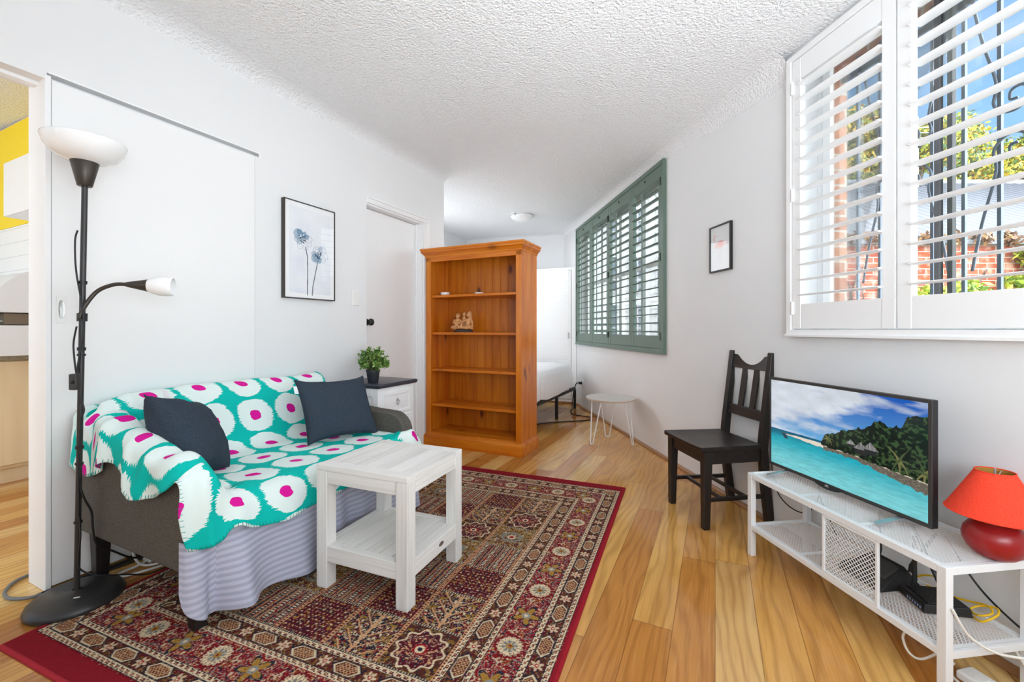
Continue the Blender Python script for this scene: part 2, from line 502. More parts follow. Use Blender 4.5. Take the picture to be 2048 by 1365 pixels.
M['leaf_dry'] = leafmat('dry_leaf_litter', [(0.2, (96, 70, 54)), (0.5, (140, 106, 80)), (0.8, (190, 150, 96))], 4.0)
M['bark'] = plain('grey_brown_bark', (92, 78, 66), 0.9, nz=0.2, scale=12)

# cloths
def cloth(name, a, b, scale=500.0, rough=0.9, out='Object'):
    m = Mat(name, a, rough, spec=0.2)
    x, y, z = m.xyz(out)
    w = (x * scale).sin() * (y * scale).sin() + (z * scale).sin() * 0.6
    n = m.noise(scale=scale * 0.5, detail=2)
    m.col(m.ramp(n, [(0.3, a), (0.7, b)]))
    m.bump(w * 0.5 + n, 0.25, 0.001)
    return m.m
M['sofa'] = cloth('grey_brown_upholstery', (76, 73, 68), (102, 98, 92), 420)
M['navy'] = cloth('dark_navy_linen', (44, 54, 66), (58, 68, 80), 520)
M['shade_red'] = cloth('red_linen_shade', (226, 62, 40), (236, 76, 52), 600)
M['shade_in'] = plain('gold_shade_lining', (196, 150, 70), 0.5)
m = Mat('grey_lilac_striped_sheet', (190, 188, 206), 0.8, spec=0.2)
x, y, z = m.xyz('UV')
st = ((y * 290.0).sin() * 0.5 + 0.5).step(0.35, 0.65)
c = m.mix(st, (184, 185, 201), (163, 165, 184))
m.col(c); m.bump(m.noise(scale=300), 0.1, 0.001); M['sheet'] = m.m
# ikat throw: uv in metres
m = Mat('ikat_throw', (230, 240, 236), 0.9, spec=0.15)
u, v, _ = m.xyz('UV')
PU, PV = 0.200, 0.182
comb = m.noise(m.vec(u * 10.0, v * 260.0, 0.0), 1.0, 1.0, 0.4) - 0.5
big = m.noise(m.vec(u * 9.0, v * 9.0, 2.0), 1.0, 1.0) - 0.5
big2 = m.noise(m.vec(u * 9.0, v * 9.0, 7.0), 1.0, 1.0) - 0.5
cu = u / PU; cv = v / PV
cu = cu + cv * 0.16
fu = (cu.fract() - 0.5) * PU; fv = (cv.fract() - 0.5) * PV
du = fu.abs() + comb * 0.042 + big * 0.03
ell = (du / 0.088).pw(2.0) + ((fv.abs() + big2 * 0.03) / 0.086).pw(2.4)
white = ell.lt(1.0)
q = ((fu + big * 0.02) / 0.026).abs().pw(2.6) + ((fv + big2 * 0.02) / 0.024).abs().pw(2.6)
c = m.mix(white, (10, 186, 174), (226, 240, 236))
c = m.mix(q.lt(1.0), c, (218, 26, 150))
m.col(c)
fz = m.noise(scale=260, detail=2)
m.bump(fz, 0.25, 0.002); M['throw'] = m.m

def glass(name, tint=(1, 1, 1), refl=0.06):
    mm = bpy.data.materials.new(name); mm.use_nodes = True; t = mm.node_tree
    t.nodes.remove(t.nodes['Principled BSDF'])
    o = t.nodes['Material Output']
    tr = t.nodes.new('ShaderNodeBsdfTransparent'); tr.inputs[0].default_value = (*tint, 1)
    gl = t.nodes.new('ShaderNodeBsdfGlossy'); gl.inputs['Roughness'].default_value = 0.01
    mi = t.nodes.new('ShaderNodeMixShader'); fr = t.nodes.new('ShaderNodeFresnel'); fr.inputs[0].default_value = 1.45
    sc = t.nodes.new('ShaderNodeMath'); sc.operation = 'MULTIPLY'; sc.inputs[1].default_value = refl / 0.04
    t.links.new(fr.outputs[0], sc.inputs[0]); t.links.new(sc.outputs[0], mi.inputs[0])
    t.links.new(tr.outputs[0], mi.inputs[1]); t.links.new(gl.outputs[0], mi.inputs[2]); t.links.new(mi.outputs[0], o.inputs[0])
    return mm
M['glass'] = glass('window_glass', (0.97, 0.99, 0.98), 0.03)
M['pglass'] = glass('picture_glass', (1, 1, 1), 0.004)

def attrmat(name, rough=0.9, spec=0.1, bump=0.0, bscale=300):
    m = Mat(name, (128, 128, 128), rough, spec=spec)
    a = m.nt.nodes.new('ShaderNodeAttribute'); a.attribute_name = 'Col'
    m.col(a.outputs['Color'])
    if bump: m.bump(m.noise(scale=bscale, detail=2), bump, 0.003)
    return m
M['rug'] = attrmat('woven_rug_pile', 0.95, 0.05, 0.5, 320).m
M['print'] = attrmat('printed_paper', 0.6, 0.2).m
m = attrmat('lcd_screen', 0.12, 0.5)
a = m.nt.nodes['Attribute']
m.nt.links.new(a.outputs['Color'], m.b.inputs['Emission Color']); m.b.inputs['Emission Strength'].default_value = 0.85
dk = m.mix(0.0, (6, 6, 8), (6, 6, 8)); m.nt.links.new(dk, m.b.inputs['Base Color'])
M['screen'] = m.m

# masonry outside
def brick(name, a, b, mort, out='Object', rotx=True, bw=0.23, rh=0.076):
    m = Mat(name, a, 0.9, spec=0.1)
    x, y, z = m.xyz(out)
    n = m.nt.nodes.new('ShaderNodeTexBrick'); m.nt.links.new(m.vec(x + y, z, 0.0), n.inputs['Vector'])
    n.inputs['Scale'].default_value = 1.0; n.inputs['Brick Width'].default_value = bw; n.inputs['Row Height'].default_value = rh
    n.inputs['Mortar Size'].default_value = 0.006; n.inputs['Color1'].default_value = rgb(*a); n.inputs['Color2'].default_value = rgb(*b); n.inputs['Mortar'].default_value = rgb(*mort)
    nz = m.noise(scale=9, detail=4)
    c = m.mix(nz.step(0.45, 0.75) * 0.5, n.outputs[0], (206, 184, 166))
    m.col(c); m.bump(X(m.nt, n.outputs[1]) * -1.0, 0.4, 0.006)
    return m.m
M['brick'] = brick('weathered_red_brick', (176, 88, 60), (150, 70, 48), (190, 176, 160))
M['brick_b'] = brick('tan_brick', (196, 130, 88), (176, 104, 66), (200, 190, 176))
M['render'] = plain('sunlit_white_render', (244, 244, 242), 0.85)
M['grey_pane'] = plain('grey_house_window', (128, 138, 150), 0.2)
M['roof_iron'] = plain('galvanised_iron', (120, 122, 128), 0.6, 0.0)
M['ground'] = plain('courtyard_concrete', (168, 164, 156), 0.9, nz=0.08, scale=3)
m = Mat('white_wall_tiles', (244, 244, 244), 0.18)
x, y, z = m.xyz()
g = ((z / 0.10).fract() - 0.5).abs().gt(0.485).mxx(((x / 0.20).fract() - 0.5).abs().gt(0.4925))
m.col(m.mix(g, (244, 244, 244), (206, 206, 204))); m.bump(g * -1.0, 0.3, 0.002); M['tile'] = m.m
# ------------------------------------------------------------ room shell
def to_local(o, pts):
    i = (Matrix.Translation(o.location) @ o.rotation_euler.to_matrix().to_4x4()).inverted()
    return [i @ Vector(p) for p in pts]
FP = [(2.08, -1.7), (0.90, 6.9), (-2.9, 8.7), (-5.6, 3.9), (-5.4, -1.7)]
def flat(name, poly, zf, thick, mat, rz=0.0):
    o = bpy.data.objects.new(name, None)
    b = MB(); n = len(poly); a = R(-rz)
    rot = lambda x, y: (x * math.cos(a) - y * math.sin(a), x * math.sin(a) + y * math.cos(a))
    lo = [(*rot(x, y), zf(x, y)) for x, y in poly]; hi = [(*rot(x, y), zf(x, y) + thick) for x, y in poly]
    b.add(lo + hi, [tuple(range(n - 1, -1, -1)), tuple(range(n, 2 * n))] + [(i, (i + 1) % n, n + (i + 1) % n, n + i) for i in range(n)])
    o = b.build(name, mat); o.rotation_euler = (0, 0, R(rz)); return struct(o)
flat('floor', FP, lambda x, y: -0.08, 0.08, M['floor'], LWA)
flat('ceiling', FP, ceil_z, 0.12, M['ceil'])

def in_lw(o): o.location = LW; o.rotation_euler = (0, 0, R(LWA)); return o
def in_rw(o): o.location = RW; o.rotation_euler = (0, 0, R(RWA)); return o
HW = 2.58
# wall beside the sofa with the sliding-door pocket, kitchen opening and bedroom doorway
b = MB()
b.box(0.0, 0.045, 0, 0.86, 0.15, 2.04)          # behind the sliding leaf
b.box(0.839, 0.0, 0, 1.70, 0.15, 2.02)
b.box(1.70, 0.14, 0, 2.385, 0.15, 2.02)         # behind the hinged door
b.box(2.385, 0.0, 0, 2.714, 0.15, 2.02)
b.box(0.86, 0.0, 2.02, 2.714, 0.15, HW)
b.box(0.0, 0.0, 2.04, 0.86, 0.15, HW)
b.box(-3.6, 0.0, 2.014, 0.0, 0.15, HW)
b.box(-3.6, 0.0, 0, -0.92, 0.15, 2.014)
struct(in_lw(b.build('wall_left', M['wall'])))
b = MB(); b.box(-0.006, -0.004, 0, 0.012, 0.154, 2.03); b.box(-0.92, 0.06, 2.0, 0.0, 0.10, 2.02)
struct(in_lw(b.build('trim_1', M['joinery'], bevel=0.003)))
# sliding leaf pushed back along the wall, with its flush pull
d1 = MB().box(0.014, 0.0008, 0.012, 0.8386, 0.042, 2.018).build('door_1', M['joinery'], bevel=0.002)
struct(in_lw(d1))
pl = MB().box(0.026, -0.0017, 1.055, 0.056, 0.0013, 1.165).build('pull_plate', M['white_plastic'], d1, bevel=0.001)
b = MB()
ov = [(0.041 + 0.0085 * math.cos(a), 1.11 + 0.036 * math.copysign(abs(math.sin(a)) ** 0.7, math.sin(a))) for a in [2 * math.pi * k / 28 for k in range(28)]]
vs = [(x, -0.0024, z) for x, z in ov] + [(0.041 + (x - 0.041) * 0.8, -0.0018, 1.11 + (z - 1.11) * 0.92) for x, z in ov]
b.add(vs, [(i, (i + 1) % 28, 28 + (i + 1) % 28, 28 + i) for i in range(28)] + [tuple(28 + i for i in range(28))])
b.build('finger_cup', M['steel'], pl, smooth=True)
b = MB(); b.box(0.86, -0.003, 2.012, 0.875, 0.03, 2.045); b.box(0.0, -0.003, 2.038, 0.875, 0.02, 2.046)
struct(in_lw(b.build('trim_2', M['joinery'])))

# hinged white door in its doorway behind the bedside cabinet
b = MB()
b.box(1.701, 0.0, 1.985, 2.455, 0.012, 2.02); 
b.box(1.701, -0.014, 1.985, 2.46, 0.0, 2.035); b.box(2.385, -0.014, 0, 2.46, 0.0, 1.985)
b.box(1.701, -0.022, 2.02, 2.462, -0.012, 2.037); b.box(2.446, -0.022, 0, 2.462, -0.012, 2.037)
b.box(2.372, 0.0, 0, 2.386, 0.14, 1.985); b.box(1.701, 0.0, 1.972, 2.386, 0.14, 1.986)
b.box(2.36, 0.055, 0, 2.374, 0.068, 1.972)
struct(in_lw(b.build('trim_3', M['joinery'], bevel=0.002)))
d2 = struct(in_lw(MB().box(1.703, 0.07, 0.008, 2.370, 0.108, 1.968).build('door_2', M['joinery'], bevel=0.002)))
b = MB(); b.lathe([(0.026, 0), (0.026, 0.006), (0.010, 0.008), (0.009, 0.03), (0.020, 0.034), (0.027, 0.045), (0.026, 0.058), (0.016, 0.066)], n=24)
k = b.build('door_knob', M['black_plastic'], d2, smooth=True); k.location = (1.768, 0.07, 1.085); k.rotation_euler = (R(90), 0, 0)
k['label'] = 'black round door knob'

# window wall: plastered inner leaf and brick outer leaf, both pierced by two windows
W1 = (1.10, 2.113, 1.03, 2.336); W2 = (3.44, 5.805, 0.872, 2.345)
def pierced(name, y0, y1, mat, z1, jag=False):
    b = MB()
    b.box(-1.9, y0, -0.1, W1[0], y1, z1); b.box(W1[1], y0, -0.1, W2[0], y1, z1); b.box(W2[1], y0, -0.1, 7.1, y1, z1)
    for w in (W1, W2):
        b.box(w[0], y0, -0.1, w[1], y1, w[2]); b.box(w[0], y0, w[3], w[1], y1, z1)
    return struct(in_rw(b.build(name, mat)))
pierced('wall_right', -0.20, 0.0, M['wall'], 2.62)
def outer(name, ta, tb, w, mat):
    b = MB(); y0, y1, z1 = -0.28, -0.201, 2.75
    b.box(ta, y0, -0.1, w[0], y1, z1); b.box(w[1], y0, -0.1, tb, y1, z1); b.box(w[0], y0, -0.1, w[1], y1, w[2]); b.box(w[0], y0, w[3], w[1], y1, z1)
    return struct(in_rw(b.build(name, mat)))
outer('wall_right_brick', -1.9, 2.75, W1, M['brick_b']); outer('wall_right_render', 2.75, 7.1, W2, M['wall'])
# far wall, bed-nook walls, kitchen walls, rear wall
struct(in_lw(MB().box(5.50, -0.9, 0, 5.62, 1.6, HW).build('wall_far', M['wall'])))
struct(in_lw(MB().box(2.56, 1.45, 0, 5.5, 1.57, HW).build('wall_nook', M['wall'])))
struct(in_lw(MB().box(2.564, 0.151, 0, 2.714, 1.57, HW).build('wall_nook_near', M['wall'])))
b = MB(); b.box(0.56, 0.151, 0, 0.66, 3.2, HW)
struct(in_lw(b.build('wall_kitchen_back', M['wall'])))
struct(in_lw(MB().box(-3.2, 3.02, 0, 0.66, 3.12, HW).build('wall_kitchen_left', M['wall'])))
struct(MB().box(-5.4, -1.70, 0, 2.1, -1.58, HW + 0.1).build('wall_rear', M['wall']))

# coves
b = MB()
def cove_row(x, hh, ww, side):
    out = []
    for k in range(9):
        a = R(90) * k / 8
        out.append((ww * (1 - math.cos(a)), hh, a))
    return out
def cove(name, frame, xs, hf, wf, sgn):
    P = np.zeros((len(xs), 11, 3))
    for i, xx in enumerate(xs):
        h, w = hf(xx), wf(xx)
        for k in range(11):
            a = R(90) * k / 10
            y = sgn * w * (1 - math.cos(a)); wp = frame(xx, y); cz = ceil_z(wp.x, wp.y)
            P[i, k] = (xx, y, cz - h + h * math.sin(a) + (0.004 if k == 10 else 0.0))
    return P
xs = np.linspace(-3.6, 2.714, 40)
struct(in_lw(grid_obj('trim_4', cove('', lambda x, y: lw(x, y), xs, lambda t: 0.068, lambda t: 0.11, -1), M['ceil'])))
xs = np.linspace(2.146, 6.6, 40)
hf = lambda t: 0.05 + 0.09 * max(0, 1 - (t - 2.146) / 1.5)
struct(in_rw(grid_obj('trim_5', cove('', lambda x, y: rw(x, y), xs, hf, lambda t: 0.09, 1), M['ceil'])))
P = np.zeros((2, 11, 3))
for i, yy in enumerate((-0.7, 1.5)):
    for k in range(11):
        a = R(90) * k / 10; x = 5.50 - 0.06 * (1 - math.cos(a)); wp = lw(x, yy)
        P[i, k] = (x, yy, ceil_z(wp.x, wp.y) - 0.04 + 0.04 * math.sin(a))
struct(in_lw(grid_obj('trim_6', P, M['ceil'])))
# timber quad along the window wall and in front of the wardrobe
b = MB(); q = [(0.0, 0.0), (0.020, 0.0), (0.019, 0.010), (0.012, 0.020), (0.0, 0.024)]
b.xprism(q, -1.5, 5.86)
struct(in_rw(b.build('baseboard_right', M['skirt_wood'], bevel=0.002)))

# ------------------------------------------------------------ windows
def win_frame(name, w, y0, y1, fr, mat, muls=()):
    b = MB(); t0, t1, z0, z1 = w
    b.box(t0, y0, z0, t0 + fr, y1, z1); b.box(t1 - fr, y0, z0, t1, y1, z1)
    b.box(t0 + fr, y0, z0, t1 - fr, y1, z0 + fr); b.box(t0 + fr, y0, z1 - fr, t1 - fr, y1, z1)
    for (a, c) in muls: b.box(a, y0 + 0.006, z0 + fr, c, y1 - 0.006, z1 - fr)
    return struct(in_rw(b.build(name, mat, bevel=0.002)))
w1 = win_frame('window_1', W1, -0.165, -0.115, 0.032, M['joinery'])
MB().box(1.135, -0.130, 1.06, 1.58, -0.127, 2.31).build('pane', M['glass'], w1)
MB().box(1.58, -0.150, 1.06, 2.082, -0.147, 2.31).build('pane', M['glass'], w1)
b = MB(); b.box(1.580, -0.136, 1.062, 1.598, -0.118, 2.304); b.build('sash_stile', M['alu_dark'], w1, bevel=0.001)
b = MB(); b.box(1.556, -0.160, 1.062, 1.573, -0.142, 2.304); b.build('sash_stile', M['black_metal'], w1, bevel=0.001)
b = MB(); b.box(2.062, -0.156, 1.062, 2.082, -0.142, 2.304); b.box(2.02, -0.1145, 1.0305, 2.06, -0.095, 2.335); b.build('sash_stile', M['joinery'], w1, bevel=0.001)
w2 = win_frame('window_2', W2, -0.155, -0.105, 0.03, M['joinery'])
for i in range(4):
    a = W2[0] + 0.03 + i * 0.576; c = a + 0.576
    b = MB(); f = 0.035
    b.box(a, -0.148, 0.902, a + f, -0.112, 2.315); b.box(c - f, -0.148, 0.902, c, -0.112, 2.315)
    b.box(a, -0.148, 0.902, c, -0.112, 0.902 + f); b.box(a, -0.148, 2.315 - f, c, -0.112, 2.315)
    b.box(a, -0.146, 1.60, c, -0.114, 1.63)
    s = b.build('sash', M['joinery'], w2, bevel=0.001)
    MB().box(a + f, -0.132, 0.93, c - f, -0.129, 2.29).build('pane', M['glass'], s)

# ------------------------------------------------------------ plantation shutters
def surround(name, label, t0, t1, z0, z1, fw, mat, proud=0.030):
    o = thing(name, label, 'shutter frame', rw(0, 0), RWA)
    b = MB()
    b.box(t0, 0.0005, z0, t0 + fw, proud, z1); b.build('side_jamb', mat, o, bevel=0.002)
    b = MB(); b.box(t1 - fw, 0.0005, z0, t1, proud, z1); b.build('side_jamb', mat, o, bevel=0.002)
    b = MB(); b.box(t0 + fw, 0.0005, z1 - fw, t1 - fw, proud, z1); b.build('head', mat, o, bevel=0.002)
    b = MB(); b.box(t0 + fw, 0.0005, z0, t1 - fw, proud, z0 + fw); b.box(t0 - 0.004, 0.0005, z0 - 0.006, t1 + 0.004, proud + 0.008, z0 + 0.006); b.build('sill', mat, o, bevel=0.002)
    return o
def shutter(name, label, group, t0, t1, z0, z1, st, top, bot, zs0, pitch, n, tilt, mat, hinge_mat, hinge_side=None, rod=False, tilts=None, chord=0.063):
    o = thing(name, label, 'shutter', rw((t0 + t1) / 2, 0, z0), RWA, group)
    h = z1 - z0; w = (t1 - t0) / 2
    b = MB(); ya, yb = -0.004, 0.024
    b.box(-w, ya, 0, -w + st, yb, h); b.box(w - st, ya, 0, w, yb, h)
    b.box(-w + st, ya + 0.002, 0, w - st, yb - 0.002, bot); b.box(-w + st, ya + 0.002, h - top, w - st, yb - 0.002, h)
    b.build('stiles_and_rails', mat, o, bevel=0.002)
    b = MB(); hc = chord / 2; th = 0.0048
    prof = [(-hc, 0.0), (-hc * 0.8, th * 0.75), (-hc * 0.3, th), (hc * 0.3, th), (hc * 0.8, th * 0.75), (hc, 0.0), (hc * 0.8, -th * 0.75), (hc * 0.3, -th), (-hc * 0.3, -th), (-hc * 0.8, -th * 0.75)]
    for i in range(n):
        zz = zs0 + i * pitch - z0; tl = R(tilts[i] if tilts else tilt)
        ca, sa = math.cos(tl), math.sin(tl)
        b.xprism([(0.010 + y * ca + z * sa, zz - y * sa + z * ca) for y, z in prof], -w + st + 0.002, w - st - 0.002)
    b.build('louvres', mat, o, auto=50)
    if rod:
        b = MB(); b.bar((0.0, 0.052, zs0 - z0 - 0.02), (0.0, 0.052, zs0 - z0 + (n - 1) * pitch + 0.03), 0.010, 0.010)
        b.build('tilt_rod', mat, o, bevel=0.002)
        c = MB().box(-0.006, 0.022, h - top * 0.5, 0.006, 0.030, h - top * 0.5 + 0.018).build('rod_catch', hinge_mat, o)
    if hinge_side is not None:
        for zz in (0.10, h * 0.5, h - 0.13):
            x = -w + 0.007 if hinge_side < 0 else w - 0.007
            b = MB(); b.tube([(x, 0.030, zz - 0.032), (x, 0.030, zz + 0.032)], 0.005, 8); b.box(x - 0.0055, 0.0235, zz - 0.03, x + 0.0055, 0.0262, zz + 0.03)
            b.build('hinge', hinge_mat, o)
    return o
surround('shutter_frame', 'white shutter frame around the window with iron bars', 1.08, 2.143, 1.0, 2.366, 0.028, M['shutter_white'])
shutter('plantation_shutter', 'white louvred shutter nearest the small flamingo picture', 'white shutter panels', 1.620, 2.112, 1.033, 2.335, 0.050, 0.105, 0.118, 1.196, 0.072, 15, 1.5, M['shutter_white'], M['shutter_white'], 1)
shutter('plantation_shutter', 'white louvred shutter above the television and red lamp, next to the centre stile', 'white shutter panels', 1.112, 1.612, 1.033, 2.335, 0.050, 0.060, 0.118, 1.196, 0.072, 15, 1.5, M['shutter_white'], M['shutter_white'], -1)
surround('shutter_frame', 'sage green shutter frame of four panels above the round side table', 3.401, 5.844, 0.835, 2.385, 0.036, M['green_paint'])
labs = ['green louvred shutter panel nearest the flamingo picture', 'green louvred shutter panel second from the flamingo picture',
        'green louvred shutter panel with lower slats tilted, third from the flamingo picture', 'green louvred shutter panel next to the white wardrobe']
for i in range(4):
    a = 3.440 + i * 0.591; tl = [8.0] * 18
    if i == 2: tl = [26.0 - 1.5 * k if k < 6 else 14.0 for k in range(18)]
    shutter('plantation_shutter', labs[i], 'green shutter panels', a, a + 0.588, 0.872, 2.348, 0.050, 0.098, 0.105, 1.010, 0.0727, 17, 8.0, M['green_paint'], M['green_dark'], [-1, 1, -1, 1][i] if i < 2 else [0, 0, -1, 1][i], True, tl)
# ------------------------------------------------------------ pine bookcase (local x to the right, y into the case, front face y=0)
BKA = LWA - 90.0     # facing the camera end of the room: local x = out from the left wall
def bookcase():
    w, dp, H = 0.935, 0.335, 1.745
    # front right corner of plinth on the floor at (0.082, 3.40)
    a = R(BKA + 0.0)
    ux = Vector((math.cos(a), math.sin(a), 0)); uy = Vector((-math.sin(a), math.cos(a), 0))
    loc = Vector((0.068, 3.412, 0)) - ux * w + uy * 0.012
    o = thing('bookcase', 'tall orange pine bookcase with tongue-and-groove back standing out from the wall', 'bookcase', loc, BKA)
    t = 0.024; sw = 0.048
    MB().box(0, 0.02, 0.0, t, dp, H - 0.03).build('side_panel', M['pine_z'], o, bevel=0.002)
    MB().box(w - t, 0.02, 0.0, w, dp, H - 0.03).build('side_panel', M['pine_z'], o, bevel=0.002)
    MB().box(0, 0, 0.10, sw, 0.022, H - 0.075).build('front_stile', M['pine_z'], o, bevel=0.003)
    MB().box(w - sw, 0, 0.10, w, 0.022, H - 0.075).build('front_stile', M['pine_z'], o, bevel=0.003)
    MB().box(0, 0.0, H - 0.115, w, 0.022, H - 0.05).build('top_rail', M['pine_x'], o, bevel=0.003)
    n = 11; bw = (w - 2 * t) / n
    b = MB()
    for i in range(n):
        x0 = t + i * bw
        b.hexa([(x0 + 0.0045, dp - 0.014, 0.08), (x0 + bw - 0.0045, dp - 0.014, 0.08), (x0 + bw, dp, 0.08), (x0, dp, 0.08)],
               [(x0 + 0.0045, dp - 0.014, H - 0.04), (x0 + bw - 0.0045, dp - 0.014, H - 0.04), (x0 + bw, dp, H - 0.04), (x0, dp, H - 0.04)])
    b.box(t, dp - 0.009, 0.08, w - t, dp - 0.002, H - 0.04)
    b.build('tongue_and_groove_back', M['pine_b'], o)
    for z in (0.118, 0.365, 0.678, 1.003, 1.335):
        MB().box(t + 0.001, 0.024 if z > 0.2 else 0.002, z - 0.022, w - t - 0.001, dp - 0.015, z).build('shelf', M['pine_x'], o, bevel=0.004)
    # plinth with moulded top edge
    b = MB()
    prof = [(0.0, 0.0), (0.0, 0.075), (0.004, 0.085), (0.010, 0.090), (0.013, 0.102)]
    def ring(off, z): return [(-off, -off, z), (w + off, -off, z), (w + off, dp, z), (-off, dp, z)]
    pf = [(0.016, 0.0), (0.016, 0.078), (0.012, 0.088), (0.006, 0.093), (0.002, 0.104), (0.0, 0.106)]
    vs = []; fs = []
    for off, z in pf: vs += ring(off, z)
    for i in range(len(pf) - 1):
        for k in range(4): fs.append((i * 4 + k, i * 4 + (k + 1) % 4, i * 4 + 4 + (k + 1) % 4, i * 4 + 4 + k))
    b2 = MB().add(vs, fs)
    b2.build('plinth', M['pine_x'], o, auto=25)
    pf = [(0.002, H - 0.078), (0.006, H - 0.070), (0.006, H - 0.062), (0.012, H - 0.058), (0.020, H - 0.046), (0.030, H - 0.036), (0.034, H - 0.034), (0.034, H - 0.020), (0.040, H - 0.014), (0.040, H)]
    vs = []; fs = []
    for off, z in pf: vs += ring(off, z)
    for i in range(len(pf) - 1):
        for k in range(4): fs.append((i * 4 + k, i * 4 + (k + 1) % 4, i * 4 + 4 + (k + 1) % 4, i * 4 + 4 + k))
    m_ = len(pf) - 1
    fs.append((m_ * 4, m_ * 4 + 1, m_ * 4 + 2, m_ * 4 + 3))
    MB().add(vs, fs).build('cornice', M['pine_x'], o, auto=25)
    return o, loc, ux, uy
M['pine_b'] = wood('orange_pine_boards', [(192, 108, 18), (160, 80, 6), (210, 132, 34)], 'z', 0.34, 0.6, 1.0, 45)
bk, BL, BX, BY = bookcase()
def bkp(x, y, z): p = BL + BX * x + BY * y; return (p.x, p.y, z)
# things on its shelves
def dish(loc, label):
    o = thing('ceramic_dish', label, 'dish', loc, 0)
    MB().lathe([(0.030, 0.0), (0.036, 0.002), (0.041, 0.012), (0.042, 0.026), (0.040, 0.027), (0.038, 0.016), (0.028, 0.006), (0.002, 0.005)], n=32, caps=False).build('bowl', M['white_ceramic'], o, smooth=True)
    b = MB().lathe([(0.0, 0.0), (0.026, 0.0005)], n=32, caps=False); b.build('foot', M['white_ceramic'], o)
    return o
dish(bkp(0.135, 0.10, 1.336), 'small white dish by the left side of the top bookcase shelf')
dish(bkp(0.42, 0.22, 1.336), 'small white dish in the middle of the top bookcase shelf')
def sculpture():
    o = thing('figurine', 'carved terracotta trio of seated figures on a dark plinth in the bookcase', 'sculpture', bkp(0.285, 0.17, 1.0035), BKA + 6)
    b = MB(); b.lathe([(0.090, 0.0), (0.092, 0.006), (0.086, 0.016), (0.070, 0.024), (0.066, 0.026)], n=28, sx=1.0, sy=0.6)
    b.build('plinth', M['dark_stone'], o, auto=40)
    b = MB()
    def limb(pts, r): b.tube(spl(pts, 5), r if not isinstance(r, (list, tuple)) else [r[0] + (r[1] - r[0]) * i / (5 * (len(pts) - 1)) for i in range(5 * (len(pts) - 1) + 1)], 9)
    # left figure, cross-legged, turned to the middle
    b.ball((-0.062, -0.005, 0.075), (0.026, 0.022, 0.040)); b.ball((-0.060, -0.014, 0.070), (0.020, 0.018, 0.018))
    b.ball((-0.056, 0.0, 0.108), (0.028, 0.018, 0.018)); b.ball((-0.052, -0.008, 0.146), (0.019, 0.020, 0.024)); b.ball((-0.050, -0.024, 0.142), (0.006, 0.006, 0.006))
    b.ball((-0.056, 0.004, 0.150), (0.024, 0.020, 0.024))
    limb([(-0.060, -0.005, 0.046), (-0.100, -0.028, 0.044), (-0.060, -0.046, 0.036)], (0.018, 0.012)); limb([(-0.056, -0.005, 0.046), (-0.016, -0.034, 0.050), (-0.034, -0.048, 0.034)], (0.017, 0.010))
    limb([(-0.084, 0.0, 0.112), (-0.094, -0.014, 0.085), (-0.066, -0.034, 0.080)], (0.010, 0.007)); limb([(-0.030, -0.004, 0.112), (-0.016, -0.022, 0.086), (-0.040, -0.036, 0.082)], (0.010, 0.007))
    # middle figure behind
    b.ball((-0.002, 0.020, 0.095), (0.022, 0.018, 0.055)); b.ball((0.0, 0.014, 0.160), (0.015, 0.016, 0.021)); b.ball((0.002, -0.002, 0.157), (0.005, 0.005, 0.005)); b.ball((0.002, 0.02, 0.164), (0.018, 0.016, 0.020))
    limb([(-0.004, 0.006, 0.100), (-0.006, -0.024, 0.080), (0.002, -0.046, 0.050), (-0.010, -0.056, 0.034)], (0.013, 0.009))
    # right figure leaning on its arm
    b.ball((0.046, 0.0, 0.080), (0.026, 0.020, 0.044)); b.ball((0.052, 0.002, 0.112), (0.030, 0.017, 0.016)); b.ball((0.056, -0.006, 0.156), (0.018, 0.018, 0.024)); b.ball((0.042, -0.020, 0.152), (0.006, 0.006, 0.006))
    b.ball((0.062, 0.002, 0.156), (0.022, 0.020, 0.034)); b.ball((0.068, 0.006, 0.128), (0.018, 0.014, 0.030))
    limb([(0.078, 0.0, 0.112), (0.092, -0.006, 0.082), (0.094, -0.014, 0.042)], (0.011, 0.009)); b.ball((0.094, -0.024, 0.034), (0.016, 0.014, 0.008))
    limb([(0.028, -0.004, 0.112), (0.012, -0.026, 0.096), (-0.004, -0.040, 0.080)], (0.010, 0.007))
    limb([(0.050, 0.0, 0.046), (0.078, -0.030, 0.044), (0.024, -0.048, 0.036)], (0.020, 0.012)); limb([(0.040, 0.0, 0.046), (0.018, -0.040, 0.044), (0.066, -0.052, 0.032)], (0.017, 0.010))
    b.ball((0.0, 0.0, 0.034), (0.104, 0.046, 0.010))
    g = b.build('carved_figures', M['terracotta'], o, smooth=True)
    r = g.modifiers.new('fuse', 'REMESH'); r.mode = 'VOXEL'; r.voxel_size = 0.0026; r.use_smooth_shade = True
    s = g.modifiers.new('soften', 'SMOOTH'); s.iterations = 2; s.factor = 0.5
    return o
sculpture()

